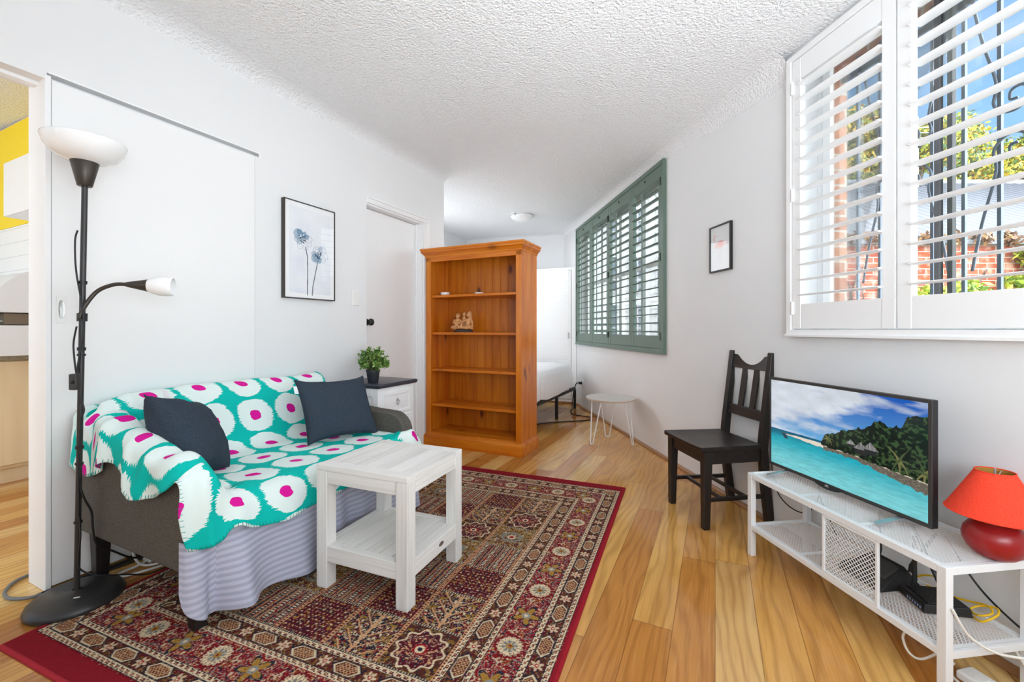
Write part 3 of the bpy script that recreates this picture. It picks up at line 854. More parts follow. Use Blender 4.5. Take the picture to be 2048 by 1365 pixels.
# ------------------------------------------------------------ whitewashed side table on the rug
def side_table():
    A = 22.0
    # near corner on the rug at (-0.375, 1.528); local x toward far right, local y toward far left
    o = thing('side_table', 'white-washed timber side table with slatted lower shelf standing on the rug', 'side table', (-0.3753, 1.528, 0.0105), 90 - A)
    W, D, H = 0.405, 0.432, 0.485; L = 0.052
    for x in (0, W - L):
        for y in (0, D - L):
            lg = MB().box(x, y, 0.003, x + L, y + L, H - 0.022).build('leg', M['wash_z'], o, bevel=0.003)
            MB().box(x + 0.002, y + 0.002, 0.0, x + L - 0.002, y + L - 0.002, 0.003).build('glide', M['white_plastic'], lg)
    # top: breadboard ends along y, slats along x
    for x in (0, W - L): MB().box(x, 0, H - 0.022, x + L, D, H).build('end_board', M['wash_y'], o, bevel=0.002)
    n = 7; sw = D / n
    for i in range(n):
        MB().box(L + 0.0005, i * sw + 0.0012, H - 0.021, W - L - 0.0005, (i + 1) * sw - 0.0012, H - 0.0004).build('top_slat', M['wash_x'], o, bevel=0.0015)
    for i in range(n): MB().lathe([(0.0026, 0), (0.0026, 0.0007)], (W - L * 0.5, (i + 0.5) * sw, H - 0.0002), 8).build('screw_plug', M['steel'], o)
    for x in (0.004, W - L + 0.022): MB().box(x, L, H - 0.072, x + 0.026, D - L, H - 0.0225).build('apron', M['wash_y'], o, bevel=0.002)
    for y in (0.004, D - L + 0.022): MB().box(L, y, H - 0.072, W - L, y + 0.026, H - 0.0225).build('apron', M['wash_x'], o, bevel=0.002)
    z = 0.168
    for x in (0.003, W - 0.033): MB().box(x, L, z - 0.062, x + 0.030, D - L, z).build('shelf_rail', M['wash_y'], o, bevel=0.002)
    rails = []
    for y in (0.003, D - 0.033): rails.append(MB().box(L, y, z - 0.062, W - L, y + 0.030, z).build('shelf_rail', M['wash_x'], o, bevel=0.002))
    b = MB(); b.lathe([(0.014, 0), (0.014, 0.0012)], (0, 0, 0), 20, 1.3, 0.6)
    s = b.build('metal_badge', M['steel'], rails[0]); s.location = (W * 0.58, 0.003, z - 0.028); s.rotation_euler = (R(90), 0, 0)
    m = 6; sw = (D - 0.066) / m
    for i in range(m):
        y0 = 0.033 + i * sw
        MB().box(0.0335, y0 + 0.002, z - 0.020, W - 0.0335, y0 + sw - 0.002, z - 0.001).build('shelf_slat', M['wash_x'], o, bevel=0.0015)
    return o
side_table()

# ------------------------------------------------------------ bedside cabinet and plant
def bedside():
    o = thing('bedside_cabinet', 'white bedside cabinet with dark top between the couch and the door', 'cabinet', lw(1.414, -0.004), LWA)
    W, D, H = 0.414, 0.382, 0.663
    b = MB(); x0, x1, y0, y1 = 0.028, W - 0.028, -D + 0.026, -0.004
    b.box(x0, y0, 0.05, x1, y1, H - 0.028)
    b.box(x0 + 0.03, y0 - 0.002, 0.0108, x0 + 0.07, y0 + 0.04, 0.05); b.box(x1 - 0.07, y0 - 0.002, 0.0108, x1 - 0.03, y0 + 0.04, 0.05)
    b.box(x0, y1 - 0.04, 0.0, x0 + 0.04, y1, 0.05); b.box(x1 - 0.04, y1 - 0.04, 0.0, x1, y1, 0.05)
    b.box(x0 - 0.006, y0 - 0.006, 0.045, x1 + 0.006, y1, 0.085)
    b.build('carcass', M['white_furn'], o, bevel=0.003)
    # framed side panel facing the camera
    b = MB()
    for (ya, yb, za, zb) in ((y0, y0 + 0.05, 0.085, H - 0.03), (y1 - 0.05, y1, 0.085, H - 0.03), (y0 + 0.05, y1 - 0.05, H - 0.085, H - 0.03), (y0 + 0.05, y1 - 0.05, 0.085, 0.15)):
        b.box(x0 - 0.008, ya, za, x0, yb, zb)
    b.build('side_frame', M['white_furn'], o, bevel=0.003)
    b = MB(); zt = H - 0.028
    P = [(0.010, 0.0), (0.016, 0.003), (0.020, 0.012), (0.022, 0.020), (0.018, 0.027), (0.010, 0.030)]
    vs = []; fs = []
    for off, z in P: vs += [(x0 - off, y0 - off, zt + z), (x1 + off, y0 - off, zt + z), (x1 + off, y1 + 0.004, zt + z), (x0 - off, y1 + 0.004, zt + z)]
    for i in range(len(P) - 1):
        for k in range(4): fs.append((i * 4 + k, i * 4 + (k + 1) % 4, i * 4 + 4 + (k + 1) % 4, i * 4 + 4 + k))
    fs += [(3, 2, 1, 0), tuple((len(P) - 1) * 4 + k for k in range(4))]
    t = b.add(vs, fs).build('top', M['navy_top'], o, auto=50); t['label'] = 'dark charcoal moulded top'
    def front(name, za, zb, ring):
        b = MB(); xa, xb = x0 + 0.035, x1 - 0.035
        b.box(xa, y0 - 0.004, za, xb, y0 + 0.01, zb)
        f = 0.022
        b.box(xa, y0 - 0.010, za, xa + f, y0 - 0.003, zb); b.box(xb - f, y0 - 0.010, za, xb, y0 - 0.003, zb)
        b.box(xa + f, y0 - 0.010, zb - f, xb - f, y0 - 0.003, zb); b.box(xa + f, y0 - 0.010, za, xb - f, y0 - 0.003, za + f)
        d = b.build(name, M['white_furn'], o, bevel=0.003)
        b = MB(); cx, cz = (xa + xb) / 2, (za + zb) / 2 + 0.004
        if not ring: cx, cz = xa + 0.035, zb - 0.10
        b.lathe([(0.012, 0), (0.010, 0.003)], (0, 0, 0), 16); 
        for i in range(len(b.v)):
            x, y, z = b.v[i]; b.v[i] = (cx + x, y0 - 0.004 - z, cz + 0.012 + y)
        b.tube([(cx + 0.015 * math.sin(a), y0 - 0.011, cz - 0.004 - 0.017 * math.cos(a)) for a in [2 * math.pi * k / 20 for k in range(20)]], 0.0022, 6, True)
        b.tube([(cx, y0 - 0.006, cz + 0.012), (cx, y0 - 0.012, cz + 0.012)], 0.004, 8)
        b.build('ring_pull', M['chrome'], d, auto=40)
    front('drawer', 0.445, 0.598, True); front('door', 0.105, 0.425, False)
    return o
bedside()
def plant():
    o = thing('potted_plant', 'bushy green plant in a black pot on the bedside cabinet', 'plant', lw(1.492, -0.262, 0.6665), 20)
    p = MB().lathe([(0.032, 0.0), (0.034, 0.002), (0.043, 0.072), (0.0465, 0.073), (0.047, 0.088), (0.044, 0.088), (0.042, 0.076), (0.040, 0.074)], n=32, caps=False)
    p.lathe([(0.001, 0.001), (0.032, 0.001)], n=32, caps=False); p.build('pot', M['pot'], o, smooth=False, auto=40)
    MB().lathe([(0.0415, 0.0735), (0.03, 0.078), (0.002, 0.080)], n=24, caps=False).build('soil', M['soil'], o, smooth=True)
    b = MB(); L = []
    rg = np.random.default_rng(5)
    for i in range(64):
        az = rg.uniform(0, 2 * math.pi); el = math.acos(rg.uniform(-0.40, 1.0)); ln = rg.uniform(0.080, 0.132)
        d = Vector((math.sin(el) * math.cos(az), math.sin(el) * math.sin(az), math.cos(el)))
        c = Vector((0, 0, 0.132))
        tip = c + Vector((d.x * ln * 0.82, d.y * ln * 0.82, d.z * ln * 0.92))
        base = Vector((d.x * 0.012, d.y * 0.012, 0.075)); mid = (base + tip) / 2 + Vector((0, 0, 0.018))
        pts = spl([base, mid, tip], 5); b.tube(pts, 0.0013, 5)
        for k in range(4, 11):
            if k < 5 and rg.random() < 0.5: continue
            q = pts[min(k, 10)]; tt = (pts[min(k + 1, 10)] - pts[max(k - 1, 0)]).normalized()
            for s_ in range(3):
                a = rg.uniform(0, 6.283); n1 = tt.orthogonal().normalized(); n2 = tt.cross(n1)
                out = (n1 * math.cos(a) + n2 * math.sin(a) + tt * rg.uniform(0.1, 0.9)).normalized()
                sd = out.cross(Vector(rg.normal(size=3))).normalized(); up = out.cross(sd)
                l = rg.uniform(0.013, 0.022); w = l * 0.42
                m1 = q + out * l * 0.5 + up * 0.002
                L.append([q, q + out * l * 0.35 + sd * w * 0.9 - up * 0.0005, q + out * l * 0.75 + sd * w * 0.7, q + out * l + up * 0.001])
                L.append([q, q + out * l + up * 0.001, q + out * l * 0.75 - sd * w * 0.7, q + out * l * 0.35 - sd * w * 0.9 - up * 0.0005])
    b.build('stem', M['stemwood'], o)
    quads_obj('foliage', np.array([[tuple(p) for p in q] for q in L]), M['leaf_plant'], o)
plant()

# ------------------------------------------------------------ black chair against the window wall
def chair():
    o = thing('dining_chair', 'black-brown wooden chair with slatted back against the window wall', 'chair', (1.150, 2.384, 0), RWA)
    bz, bx = M['black_z'], M['black_x']
    for s, nm in ((-1, 'front'), (1, 'front')):
        x = s * 0.168; w = 0.022
        b = MB(); b.hexa([(x - 0.016 - 0, 0.162, 0), (x + 0.016, 0.162, 0), (x + 0.016, 0.196, 0), (x - 0.016, 0.196, 0)],
                         [(x - w, 0.150, 0.40), (x + w, 0.150, 0.40), (x + w, 0.196, 0.40), (x - w, 0.196, 0.40)])
        b.build('front_leg', bz, o, bevel=0.003)
    path = [(-0.192, 0.0), (-0.165, 0.22), (-0.153, 0.40), (-0.160, 0.48), (-0.180, 0.66), (-0.212, 0.905)]
    for s in (-1, 1):
        b = MB(); n = len(path); vs = []
        for (y, z) in path:
            x = s * (0.158 - 0.012 * max(0, (0.4 - z)) * 0); w = 0.0165; d = 0.022 if z < 0.6 else 0.019
            vs += [(x - w, y - d, z), (x + w, y - d, z), (x + w, y + d, z), (x - w, y + d, z)]
        fs = [(3, 2, 1, 0), tuple((n - 1) * 4 + k for k in range(4))]
        for i in range(n - 1):
            for k in range(4): fs.append((i * 4 + k, i * 4 + (k + 1) % 4, i * 4 + 4 + (k + 1) % 4, i * 4 + 4 + k))
        b.add(vs, fs).build('rear_post', bz, o, bevel=0.004)
    # dished seat
    nx, ny = 17, 13; th = 0.024
    X_ = np.linspace(-0.195, 0.195, nx); Y_ = np.linspace(-0.135, 0.216, ny)
    gx, gy = np.meshgrid(X_, Y_, indexing='ij')
    prof = 1 - np.abs(gx / 0.195) ** 3
    gz = 0.428 - 0.011 * prof * np.clip((gy + 0.135) / 0.08, 0, 1) * np.clip((0.235 - gy) / 0.06, 0, 1) ** 0.5
    gx2 = gx * (1 - 0.05 * (0.216 - gy) / 0.35)
    T = np.stack([gx2, gy, gz], -1); B = np.stack([gx2, gy, np.full_like(gx, 0.402)], -1)
    idx = lambda i, j: i * ny + j
    b = MB(); vs = [tuple(p) for p in T.reshape(-1, 3)] + [tuple(p) for p in B.reshape(-1, 3)]; N = nx * ny; fs = []
    for i in range(nx - 1):
        for j in range(ny - 1):
            fs.append((idx(i, j), idx(i + 1, j), idx(i + 1, j + 1), idx(i, j + 1))); fs.append((N + idx(i, j), N + idx(i, j + 1), N + idx(i + 1, j + 1), N + idx(i + 1, j)))
    for i in range(nx - 1):
        fs.append((idx(i, 0), N + idx(i, 0), N + idx(i + 1, 0), idx(i + 1, 0))); fs.append((idx(i, ny - 1), idx(i + 1, ny - 1), N + idx(i + 1, ny - 1), N + idx(i, ny - 1)))
    for j in range(ny - 1):
        fs.append((idx(0, j), idx(0, j + 1), N + idx(0, j + 1), N + idx(0, j))); fs.append((idx(nx - 1, j), N + idx(nx - 1, j), N + idx(nx - 1, j + 1), idx(nx - 1, j + 1)))
    b.add(vs, fs).build('seat', bx, o, bevel=0.004)
    b = MB(); b.box(-0.146, 0.166, 0.335, 0.146, 0.186, 0.4015); b.box(-0.142, -0.166, 0.335, 0.142, -0.148, 0.4015)
    for s in (-1, 1): b.hexa([(s * 0.160 - 0.009, -0.131, 0.335), (s * 0.160 + 0.009, -0.131, 0.335), (s * 0.172 + 0.009, 0.150, 0.335), (s * 0.172 - 0.009, 0.150, 0.335)],
                             [(s * 0.160 - 0.009, -0.131, 0.4015), (s * 0.160 + 0.009, -0.131, 0.4015), (s * 0.172 + 0.009, 0.150, 0.4015), (s * 0.172 - 0.009, 0.150, 0.4015)])
    b.build('seat_apron', bx, o, bevel=0.002)
    for s in (-1, 1): MB().bar((s * 0.161, -0.150, 0.150), (s * 0.168, 0.170, 0.150), 0.020, 0.020).build('side_stretcher', bx, o, bevel=0.003)
    for y in (0.085, -0.055): MB().bar((-0.157, y, 0.150), (0.157, y, 0.150), 0.018, 0.018).build('cross_stretcher', bx, o, bevel=0.003)
    # crest rail, dipped in the middle
    b = MB(); n = 13; vs = []
    for i in range(n):
        x = -0.142 + 0.284 * i / (n - 1); u = x / 0.142; dip = 0.018 * (1 - u * u); lo = 0.010 * (1 - u * u); by = -0.012 * (1 - u * u)
        zt = 0.888 - dip - (0.004 if abs(u) > 0.95 else 0); zb = 0.808 - lo * 0.6
        yt = -0.209 + by; yb2 = -0.198 + by
        vs += [(x, yb2 - 0.009, zb), (x, yb2 + 0.009, zb), (x, yt + 0.009, zt), (x, yt - 0.009, zt)]
    fs = [(0, 1, 2, 3), tuple((n - 1) * 4 + 3 - k for k in range(4))]
    for i in range(n - 1):
        for k in range(4): fs.append((i * 4 + k, i * 4 + 4 + k, i * 4 + 4 + (k + 1) % 4, i * 4 + (k + 1) % 4))
    b.add(vs, fs).build('crest_rail', bx, o, bevel=0.002)
    MB().hexa([(-0.142, -0.178, 0.535), (0.142, -0.178, 0.535), (0.142, -0.160, 0.535), (-0.142, -0.160, 0.535)],
              [(-0.142, -0.185, 0.590), (0.142, -0.185, 0.590), (0.142, -0.167, 0.590), (-0.142, -0.167, 0.590)]).build('back_rail', bx, o, bevel=0.003)
    for x in (-0.048, 0.048):
        MB().hexa([(x - 0.021, -0.181, 0.588), (x + 0.021, -0.181, 0.588), (x + 0.021, -0.170, 0.588), (x - 0.021, -0.170, 0.588)],
                  [(x - 0.021, -0.214, 0.806), (x + 0.021, -0.214, 0.806), (x + 0.021, -0.203, 0.806), (x - 0.021, -0.203, 0.806)]).build('back_slat', bz, o, bevel=0.002)
    return o
chair()

# ------------------------------------------------------------ round hairpin table
def hairpin():
    o = thing('round_side_table', 'small round side table with white hairpin legs under the green shutters', 'side table', (0.892, 3.855, 0), 0)
    t = MB().lathe([(0.216, 0.398), (0.219, 0.3995), (0.219, 0.4155), (0.217, 0.417), (0.001, 0.417)], n=64, caps=False)
    t.lathe([(0.001, 0.398), (0.216, 0.398)], n=64, caps=False)
    tt = t.build('table_top', M['beige_top'], o, auto=30)
    MB().lathe([(0.2192, 0.3998), (0.2196, 0.4015), (0.2196, 0.4095), (0.2192, 0.411)], n=64, caps=False).build('edge_band', M['beige_edge'], tt, smooth=True)
    for p in ((-0.184, -0.076), (0.016, 0.190), (0.176, -0.112)):
        d = Vector((p[0], p[1], 0)); u = d.normalized(); s = Vector((-u.y, u.x, 0))
        top1 = u * 0.150 + s * 0.072 + Vector((0, 0, 0.397)); top2 = u * 0.150 - s * 0.072 + Vector((0, 0, 0.397))
        f = u * 0.200
        bend = []
        for k in range(11):
            a = math.pi * k / 10
            bend.append(f + s * (0.020 * math.cos(a)) + Vector((0, 0, 0.0265 - 0.020 * math.sin(a))))
        b = MB(); b.tube([top1] + bend + [top2], 0.0055, 8)
        b.box(*(u * 0.150 - Vector((0.02, 0.02, 0)) + Vector((0, 0, 0.3955))), *(u * 0.150 + Vector((0.02, 0.02, 0.3978))))
        b.build('hairpin_leg', M['white_metal'], o, smooth=False, auto=40)
hairpin()

# ------------------------------------------------------------ bed and wardrobe in the nook
def bed():
    o = thing('bed', 'bed with white covers on a black metal frame behind the bookcase', 'bed', lw(0, 0), LWA)
    # foot edge along x at y=-0.70, bed runs to y=+1.2 (into the nook)
    x0, x1, y0, y1 = 3.215, 4.615, -0.725, 1.20
    b = MB()
    for (p, q) in (((x0, y0), (x1, y0)), ((x1, y0), (x1, y1)), ((x1, y1), (x0, y1)), ((x0, y1), (x0, y0))):
        b.bar((*p, 0.262), (*q, 0.262), 0.028, 0.036)
    for k in range(9): b.bar((x0, y0 + (k + 0.5) * (y1 - y0) / 9, 0.270), (x1, y0 + (k + 0.5) * (y1 - y0) / 9, 0.270), 0.04, 0.012)
    b.build('frame', M['black_metal'], o, bevel=0.002)
    for y in (y0, (y0 + y1) / 2, y1):
        for x in (x0, (x0 + x1) / 2, x1):
            MB().box(x - 0.015, y - 0.015, 0, x + 0.015, y + 0.015, 0.244).build('leg', M['black_metal'], o, bevel=0.002)
    # mattress under covers: soft rounded block with gentle drape folds
    nu, nv = 90, 64
    xs_ = np.linspace(-1, 1, nu); 
    # wrap profile across v: front skirt, roll, top, roll, back
    def softbox(cx, cy, hx, hy, zb, zt, r):
        vv = []
        th = np.linspace(0, 2 * np.pi, 140, endpoint=False)
        lev = [(1.0, zb), (1.012, zb + 0.04), (1.015, zb + 0.12), (1.012, zt - r), (1.0, zt - r * 0.55), (0.975, zt - r * 0.2), (0.93, zt - 0.012), (0.8, zt), (0.5, zt + 0.006), (0.02, zt + 0.008)]
        P = np.zeros((140 + 1, len(lev), 3))
        for j, (s_, z_) in enumerate(lev):
            for i in range(141):
                t_ = th[i % 140]; c, s = math.cos(t_), math.sin(t_); e = 0.22
                x = math.copysign(abs(c) ** e, c); y = math.copysign(abs(s) ** e, s)
                w = 0.0
                if j < 4: w = 0.010 * math.sin(t_ * 46) * (1 - j / 4) + 0.008 * math.sin(t_ * 19 + 1)
                P[i, j] = (cx + x * (hx * s_ + w), cy + y * (hy * s_ + w), z_ + 0.006 * math.sin(x * 7 + y * 5) * (j > 6) + 0.010 * math.sin(t_ * 13) * (j == 0))
        return P
    P = softbox((x0 + x1) / 2, (y0 + y1) / 2, 0.712, 0.975, 0.286, 0.60, 0.14)
    m_ = grid_obj('mattress_and_duvet', P, M['white_linen'], o)
    return o
bed()
def wardrobe():
    o = thing('wardrobe', 'low white built-in wardrobe at the far end beyond the bed', 'wardrobe', lw(0, 0), LWA)
    H = 1.885
    def hx(x0, x1, ya0, ya1, yb, z0, z1):
        return MB().hexa([(x0, ya0, z0), (x1, ya1, z0), (x1, yb, z0), (x0, yb, z0)], [(x0, ya0, z1), (x1, ya1, z1), (x1, yb, z1), (x0, yb, z1)])
    hx(4.94, 5.485, -0.615, -0.265, 1.42, 0.0, H).build('carcass', M['white_furn'], o, bevel=0.002)
    b = MB(); b.box(4.920, -0.652, 0.0, 4.94, -0.585, H); b.box(4.920, -0.585, H - 0.04, 4.94, 1.42, H); b.box(4.920, -0.585, 0.0, 4.94, 1.42, 0.06)
    b.build('face_frame', M['white_furn'], o, bevel=0.002)
    MB().box(4.912, -0.61, 0.0, 4.92, 1.42, 0.028).build('timber_kick', M['skirt_wood'], o, bevel=0.002)
    for k in range(3):
        y0 = -0.578 + k * 0.66
        d = MB().box(4.915, y0, 0.07, 4.938, y0 + 0.652, H - 0.046)
        for i in range(18): d.box(4.9125, y0 + 0.03, 0.12 + i * 0.098, 4.916, y0 + 0.622, 0.12 + i * 0.098 + 0.088)
        d = d.build('door', M['white_furn'], o, bevel=0.0015)
        b = MB(); b.bar((4.905, y0 + 0.035, 0.90), (4.905, y0 + 0.035, 0.985), 0.010, 0.010); b.box(4.905, y0 + 0.031, 0.905, 4.917, y0 + 0.039, 0.915); b.box(4.905, y0 + 0.031, 0.97, 4.917, y0 + 0.039, 0.98)
        b.build('handle', M['chrome'], d)
    return o
wardrobe()
def ceiling_light():
    x, y = 0.123, 5.45
    o = thing('ceiling_light', 'round frosted glass ceiling light with metal clips above the bed', 'ceiling light', (x, y, ceil_z(x, y)), 0)
    MB().lathe([(0.150, 0.0005), (0.150, -0.014), (0.135, -0.018)], n=40).build('base_plate', M['white_metal'], o, auto=40)
    pr = [(0.002, -0.086)] + [(0.146 * math.sin(a), -0.020 - 0.066 * math.cos(a)) for a in [R(5 + 8.5 * k) for k in range(11)]]
    MB().lathe(pr, n=40, caps=False).build('glass_shade', M['opal'], o, smooth=True)
    for k in range(3):
        a = R(25 + 120 * k); b = MB(); b.box(-0.010, 0.140, -0.036, 0.010, 0.156, -0.004)
        c = b.build('clip', M['chrome'], o, bevel=0.002); c.rotation_euler = (0, 0, a)
ceiling_light()
# area lamp added under the ceiling light to brighten the bed nook
lamp('ceiling_light_fill', 'AREA', (0.123, 5.45, ceil_z(0.123, 5.45) - 0.092), 6.0, (0.93, 0.97, 1.0), (0.18, 0.18), aim=(0, 0, -1))
# ------------------------------------------------------------ couch (local x along the wall, room at -y)
def sofa():
    o = thing('sofa', 'small grey-brown upholstered couch under the bright throw', 'sofa', lw(0, 0), LWA)
    fb = M['sofa']
    x0, x1 = 0.075, 1.255
    # arms: rounded front top corner
    for side, xa, xb in ((0, x0, x0 + 0.085), (1, x1 - 0.085, x1)):
        poly = [(-0.055, 0.215), (-0.055, 0.640), (-0.16, 0.635)] if side == 0 else [(-0.055, 0.215), (-0.055, 0.640), (-0.16, 0.610)]
        poly += [(-0.33, 0.612), (-0.45, 0.585), (-0.56, 0.562)] if side == 0 else [(-0.40, 0.572), (-0.55, 0.560)]
        poly += [(-0.68 - 0.115 * math.sin(R(a)), 0.445 + 0.110 * math.cos(R(a))) for a in range(0, 91, 15)]
        poly += [(-0.795, 0.30), (-0.785, 0.225), (-0.775, 0.215)]
        MB().xprism(poly[::-1], xa, xb).build('arm', fb, o, bevel=0.016, seg=3)
    MB().hexa([(x0 + 0.086, -0.21, 0.215), (x1 - 0.086, -0.21, 0.215), (x1 - 0.086, -0.055, 0.215), (x0 + 0.086, -0.055, 0.215)],
              [(x0 + 0.086, -0.165, 0.715), (x1 - 0.086, -0.165, 0.715), (x1 - 0.086, -0.055, 0.715), (x0 + 0.086, -0.055, 0.715)]).build('backrest', fb, o, bevel=0.03, seg=4)
    MB().box(x0 + 0.087, -0.780, 0.225, x1 - 0.087, -0.215, 0.415).build('seat', fb, o, bevel=0.03, seg=4)
    for x in (x0 + 0.055, x1 - 0.055):
        MB().hexa([(x - 0.020, -0.105, 0.0), (x + 0.020, -0.105, 0.0), (x + 0.020, -0.065, 0.0), (x - 0.020, -0.065, 0.0)],
                  [(x - 0.027, -0.115, 0.214), (x + 0.027, -0.115, 0.214), (x + 0.027, -0.060, 0.214), (x - 0.027, -0.060, 0.214)]).build('leg', M['black_z'], o, bevel=0.003)
        MB().hexa([(x - 0.020, -0.790, 0.0105), (x + 0.020, -0.790, 0.0105), (x + 0.020, -0.750, 0.0105), (x - 0.020, -0.750, 0.0105)],
                  [(x - 0.027, -0.780, 0.214), (x + 0.027, -0.780, 0.214), (x + 0.027, -0.725, 0.214), (x - 0.027, -0.725, 0.214)]).build('leg', M['black_z'], o, bevel=0.003)
    return o
sofa()

def resample(pts, n):
    P = np.array(pts, float); d = np.r_[0, np.cumsum(np.linalg.norm(np.diff(P, axis=0), axis=1))]
    t = np.linspace(0, d[-1], n)
    return np.stack([np.interp(t, d, P[:, k]) for k in range(P.shape[1])], -1), t
def smooth(P, it, axis, fix=True):
    for _ in range(it):
        Q = P.copy()
        if axis == 0: Q[1:-1] = 0.25 * P[:-2] + 0.5 * P[1:-1] + 0.25 * P[2:]
        else: Q[:, 1:-1] = 0.25 * P[:, :-2] + 0.5 * P[:, 1:-1] + 0.25 * P[:, 2:]
        P = Q
    return P
_g = np.random.default_rng(3).uniform(-1, 1, (64, 64))
def vnoise(x, y):
    xi = np.floor(x).astype(int); yi = np.floor(y).astype(int); fx = x - xi; fy = y - yi
    fx = fx * fx * (3 - 2 * fx); fy = fy * fy * (3 - 2 * fy)
    g = lambda a, b: _g[a % 64, b % 64]
    return (g(xi, yi) * (1 - fx) + g(xi + 1, yi) * fx) * (1 - fy) + (g(xi, yi + 1) * (1 - fx) + g(xi + 1, yi + 1) * fx) * fy
def fbm(x, y, o=4):
    r = 0; a = 0.5
    for i in range(o): r = r + a * vnoise(x * 2 ** i + 13.1 * i, y * 2 ** i + 7.7 * i); a *= 0.5
    return r

TU, TV = 0.19, -0.43
def throw():
    o = thing('throw_blanket', 'turquoise ikat throw with white ovals and magenta dots over the couch', 'blanket', lw(0, 0), LWA)
    nb, na = 150, 260
    prof, bs = resample([(0.035, 0.665), (0.05, 0.715), (0.09, 0.738), (0.135, 0.742), (0.175, 0.728), (0.200, 0.675), (0.235, 0.53), (0.258, 0.46), (0.30, 0.432), (0.45, 0.430), (0.70, 0.430), (0.775, 0.424), (0.815, 0.395), (0.832, 0.345), (0.838, 0.29), (0.840, 0.262)], nb)
    prof = smooth(prof[:, None, :], 3, 0)[:, 0]
    P = np.zeros((nb, na, 3)); UV = np.zeros((nb, na, 2))
    hem_d = [0.03, 0.10, 0.17, 0.25, 0.33, 0.39, 0.45, 0.52, 0.57, 0.66, 0.74, 0.78]
    hem_z = [0.48, 0.465, 0.452, 0.475, 0.535, 0.53, 0.50, 0.455, 0.435, 0.455, 0.495, 0.49]
    arm_d = [0.0, 0.06, 0.16, 0.25, 0.35, 0.45, 0.54, 0.70, 0.76]
    arm_z = [0.690, 0.700, 0.700, 0.690, 0.655, 0.620, 0.594, 0.576, 0.570]
    b76 = np.interp(0.765, prof[:np.argmax(prof[:, 0]), 0], bs[:np.argmax(prof[:, 0])])
    for i in range(nb):
        d, z = prof[i]
        front = max(0.0, bs[i] - b76)
        za = np.interp(d, arm_d, arm_z)
        if front > 0: za = 0.570 - front * 1.30 - 0.02 * min(1, front / 0.05)
        top = max(z + 0.004, za + 0.008)
        hz = np.interp(d, hem_d, hem_z)
        k = min(1.0, max(0.0, (d - 0.775) / 0.02))
        path = []
        if k > 0:
            path += [(1.160 + 0.105 * k, d + 0.004, z + 0.006 + 0.004 * k), (1.158 + 0.080 * k, d + 0.012, z + 0.006 + 0.030 * k), (1.156 + 0.040 * k, d + 0.018 * k, z + 0.006 + 0.034 * k), (1.152, d + 0.014 * k, z + 0.006 + 0.018 * k), (1.13, d + 0.004 * k, z + 0.008)]
        else:
            path += [(1.158, d, z + 0.006)]
        if front <= 0:
            path += [(1.10, d, z), (0.62, d, z), (0.30, d, z)]
            if top - z > 0.03:
                path += [(0.195, d, z + 0.005), (0.172, d, z + (top - z) * 0.55), (0.158, d, top - 0.004), (0.125, d, top + 0.003), (0.088, d, top - 0.004), (0.066, d, top - 0.030)]
            else:
                path += [(0.20, d, z - 0.004), (0.12, d, z - 0.036), (0.085, d, z - 0.066), (0.062, d, min(z - 0.09, 0.66))]
            path += [(0.062, d, (path[-1][2] + hz) / 2), (0.060, d, hz)]
        else:
            g = min(1.0, front / 0.20); d2 = 0.792 + 0.030 * min(1, front / 0.06)
            hs = z + 0.065 * g * 1.0
            xe = 0.050 + 0.034 * g ** 1.5; zl = max(za, 0.5 - 0.20 * g) if g < 0.999 else za
            path += [(1.10, d, z), (0.62, d, z + 0.018 * g), (0.34, d, z + 0.030 * g), (0.225, d + 0.006, hs), (0.190, d2 + 0.012, hs * 0.75 + za * 0.25 + 0.01), (0.172, d2 + 0.014, za * 0.7 + hs * 0.3), (0.158, d2 + 0.018, za + 0.004), (0.125, d2 + 0.012, za), (0.09 + 0.02 * g, d2 + 0.006, za), (xe + 0.012, d2 + 0.002, za), (xe, d2 - 0.004, za + 0.01 * g)]
        seg, a = resample(path, na)
        seg = smooth(seg[:, None, :], 4, 0)[:, 0]
        j0 = np.argmin(np.abs(seg[:, 0] - 0.62) + (seg[:, 2] > z + 0.2))
        P[i] = seg; UV[i, :, 0] = a[j0] - a; UV[i, :, 1] = bs[i]
    UV[..., 0] = -UV[..., 0]
    P = smooth(P, 5, 0)
    x, d, z = P[..., 0].copy(), P[..., 1].copy(), P[..., 2].copy()
    # folds: outward ripples on the near flap, a deep channel, soft puckers on seat and back
    flap = np.clip((0.115 - x) / 0.04, 0, 1)
    fall = np.clip((0.60 - z) / 0.12, 0, 1)
    rip = 0.5 + 0.5 * np.sin(d * 30.0 + z * 10.0 + 2.2 * vnoise(d * 5, z * 5))
    back = np.clip((d - 0.16) / 0.2, 0.25, 1)
    P[..., 0] -= flap * (0.001 + 0.020 * fall * rip * back)
    armtop = np.clip((0.19 - x) / 0.05, 0, 1) * np.clip((z - 0.52) / 0.04, 0, 1)
    P[..., 2] += armtop * (0.006 + 0.016 * vnoise(d * 14 + 3, x * 8))
    ridge = np.exp(-((d - 0.300 - (0.70 - z) * 0.10) / 0.020) ** 2) - 0.7 * np.exp(-((d - 0.250 - (0.70 - z) * 0.10) / 0.018) ** 2)
    P[..., 0] -= np.clip((0.14 - x) / 0.05, 0, 1) * ridge * 0.022
    P[..., 2] += armtop * ridge * 0.018
    r2 = np.exp(-((d - 0.60 + (0.57 - z) * 0.35) / 0.022) ** 2) + 0.8 * np.exp(-((d - 0.47 - (0.60 - z) * 0.30) / 0.020) ** 2)
    P[..., 0] -= flap * r2 * 0.016
    lob = np.clip((0.17 - x) / 0.03, 0, 1) * np.clip((d - 0.785) / 0.02, 0, 1)
    P[..., 1] += lob * 0.007 * (1 + np.sin(x * 95 + z * 6))
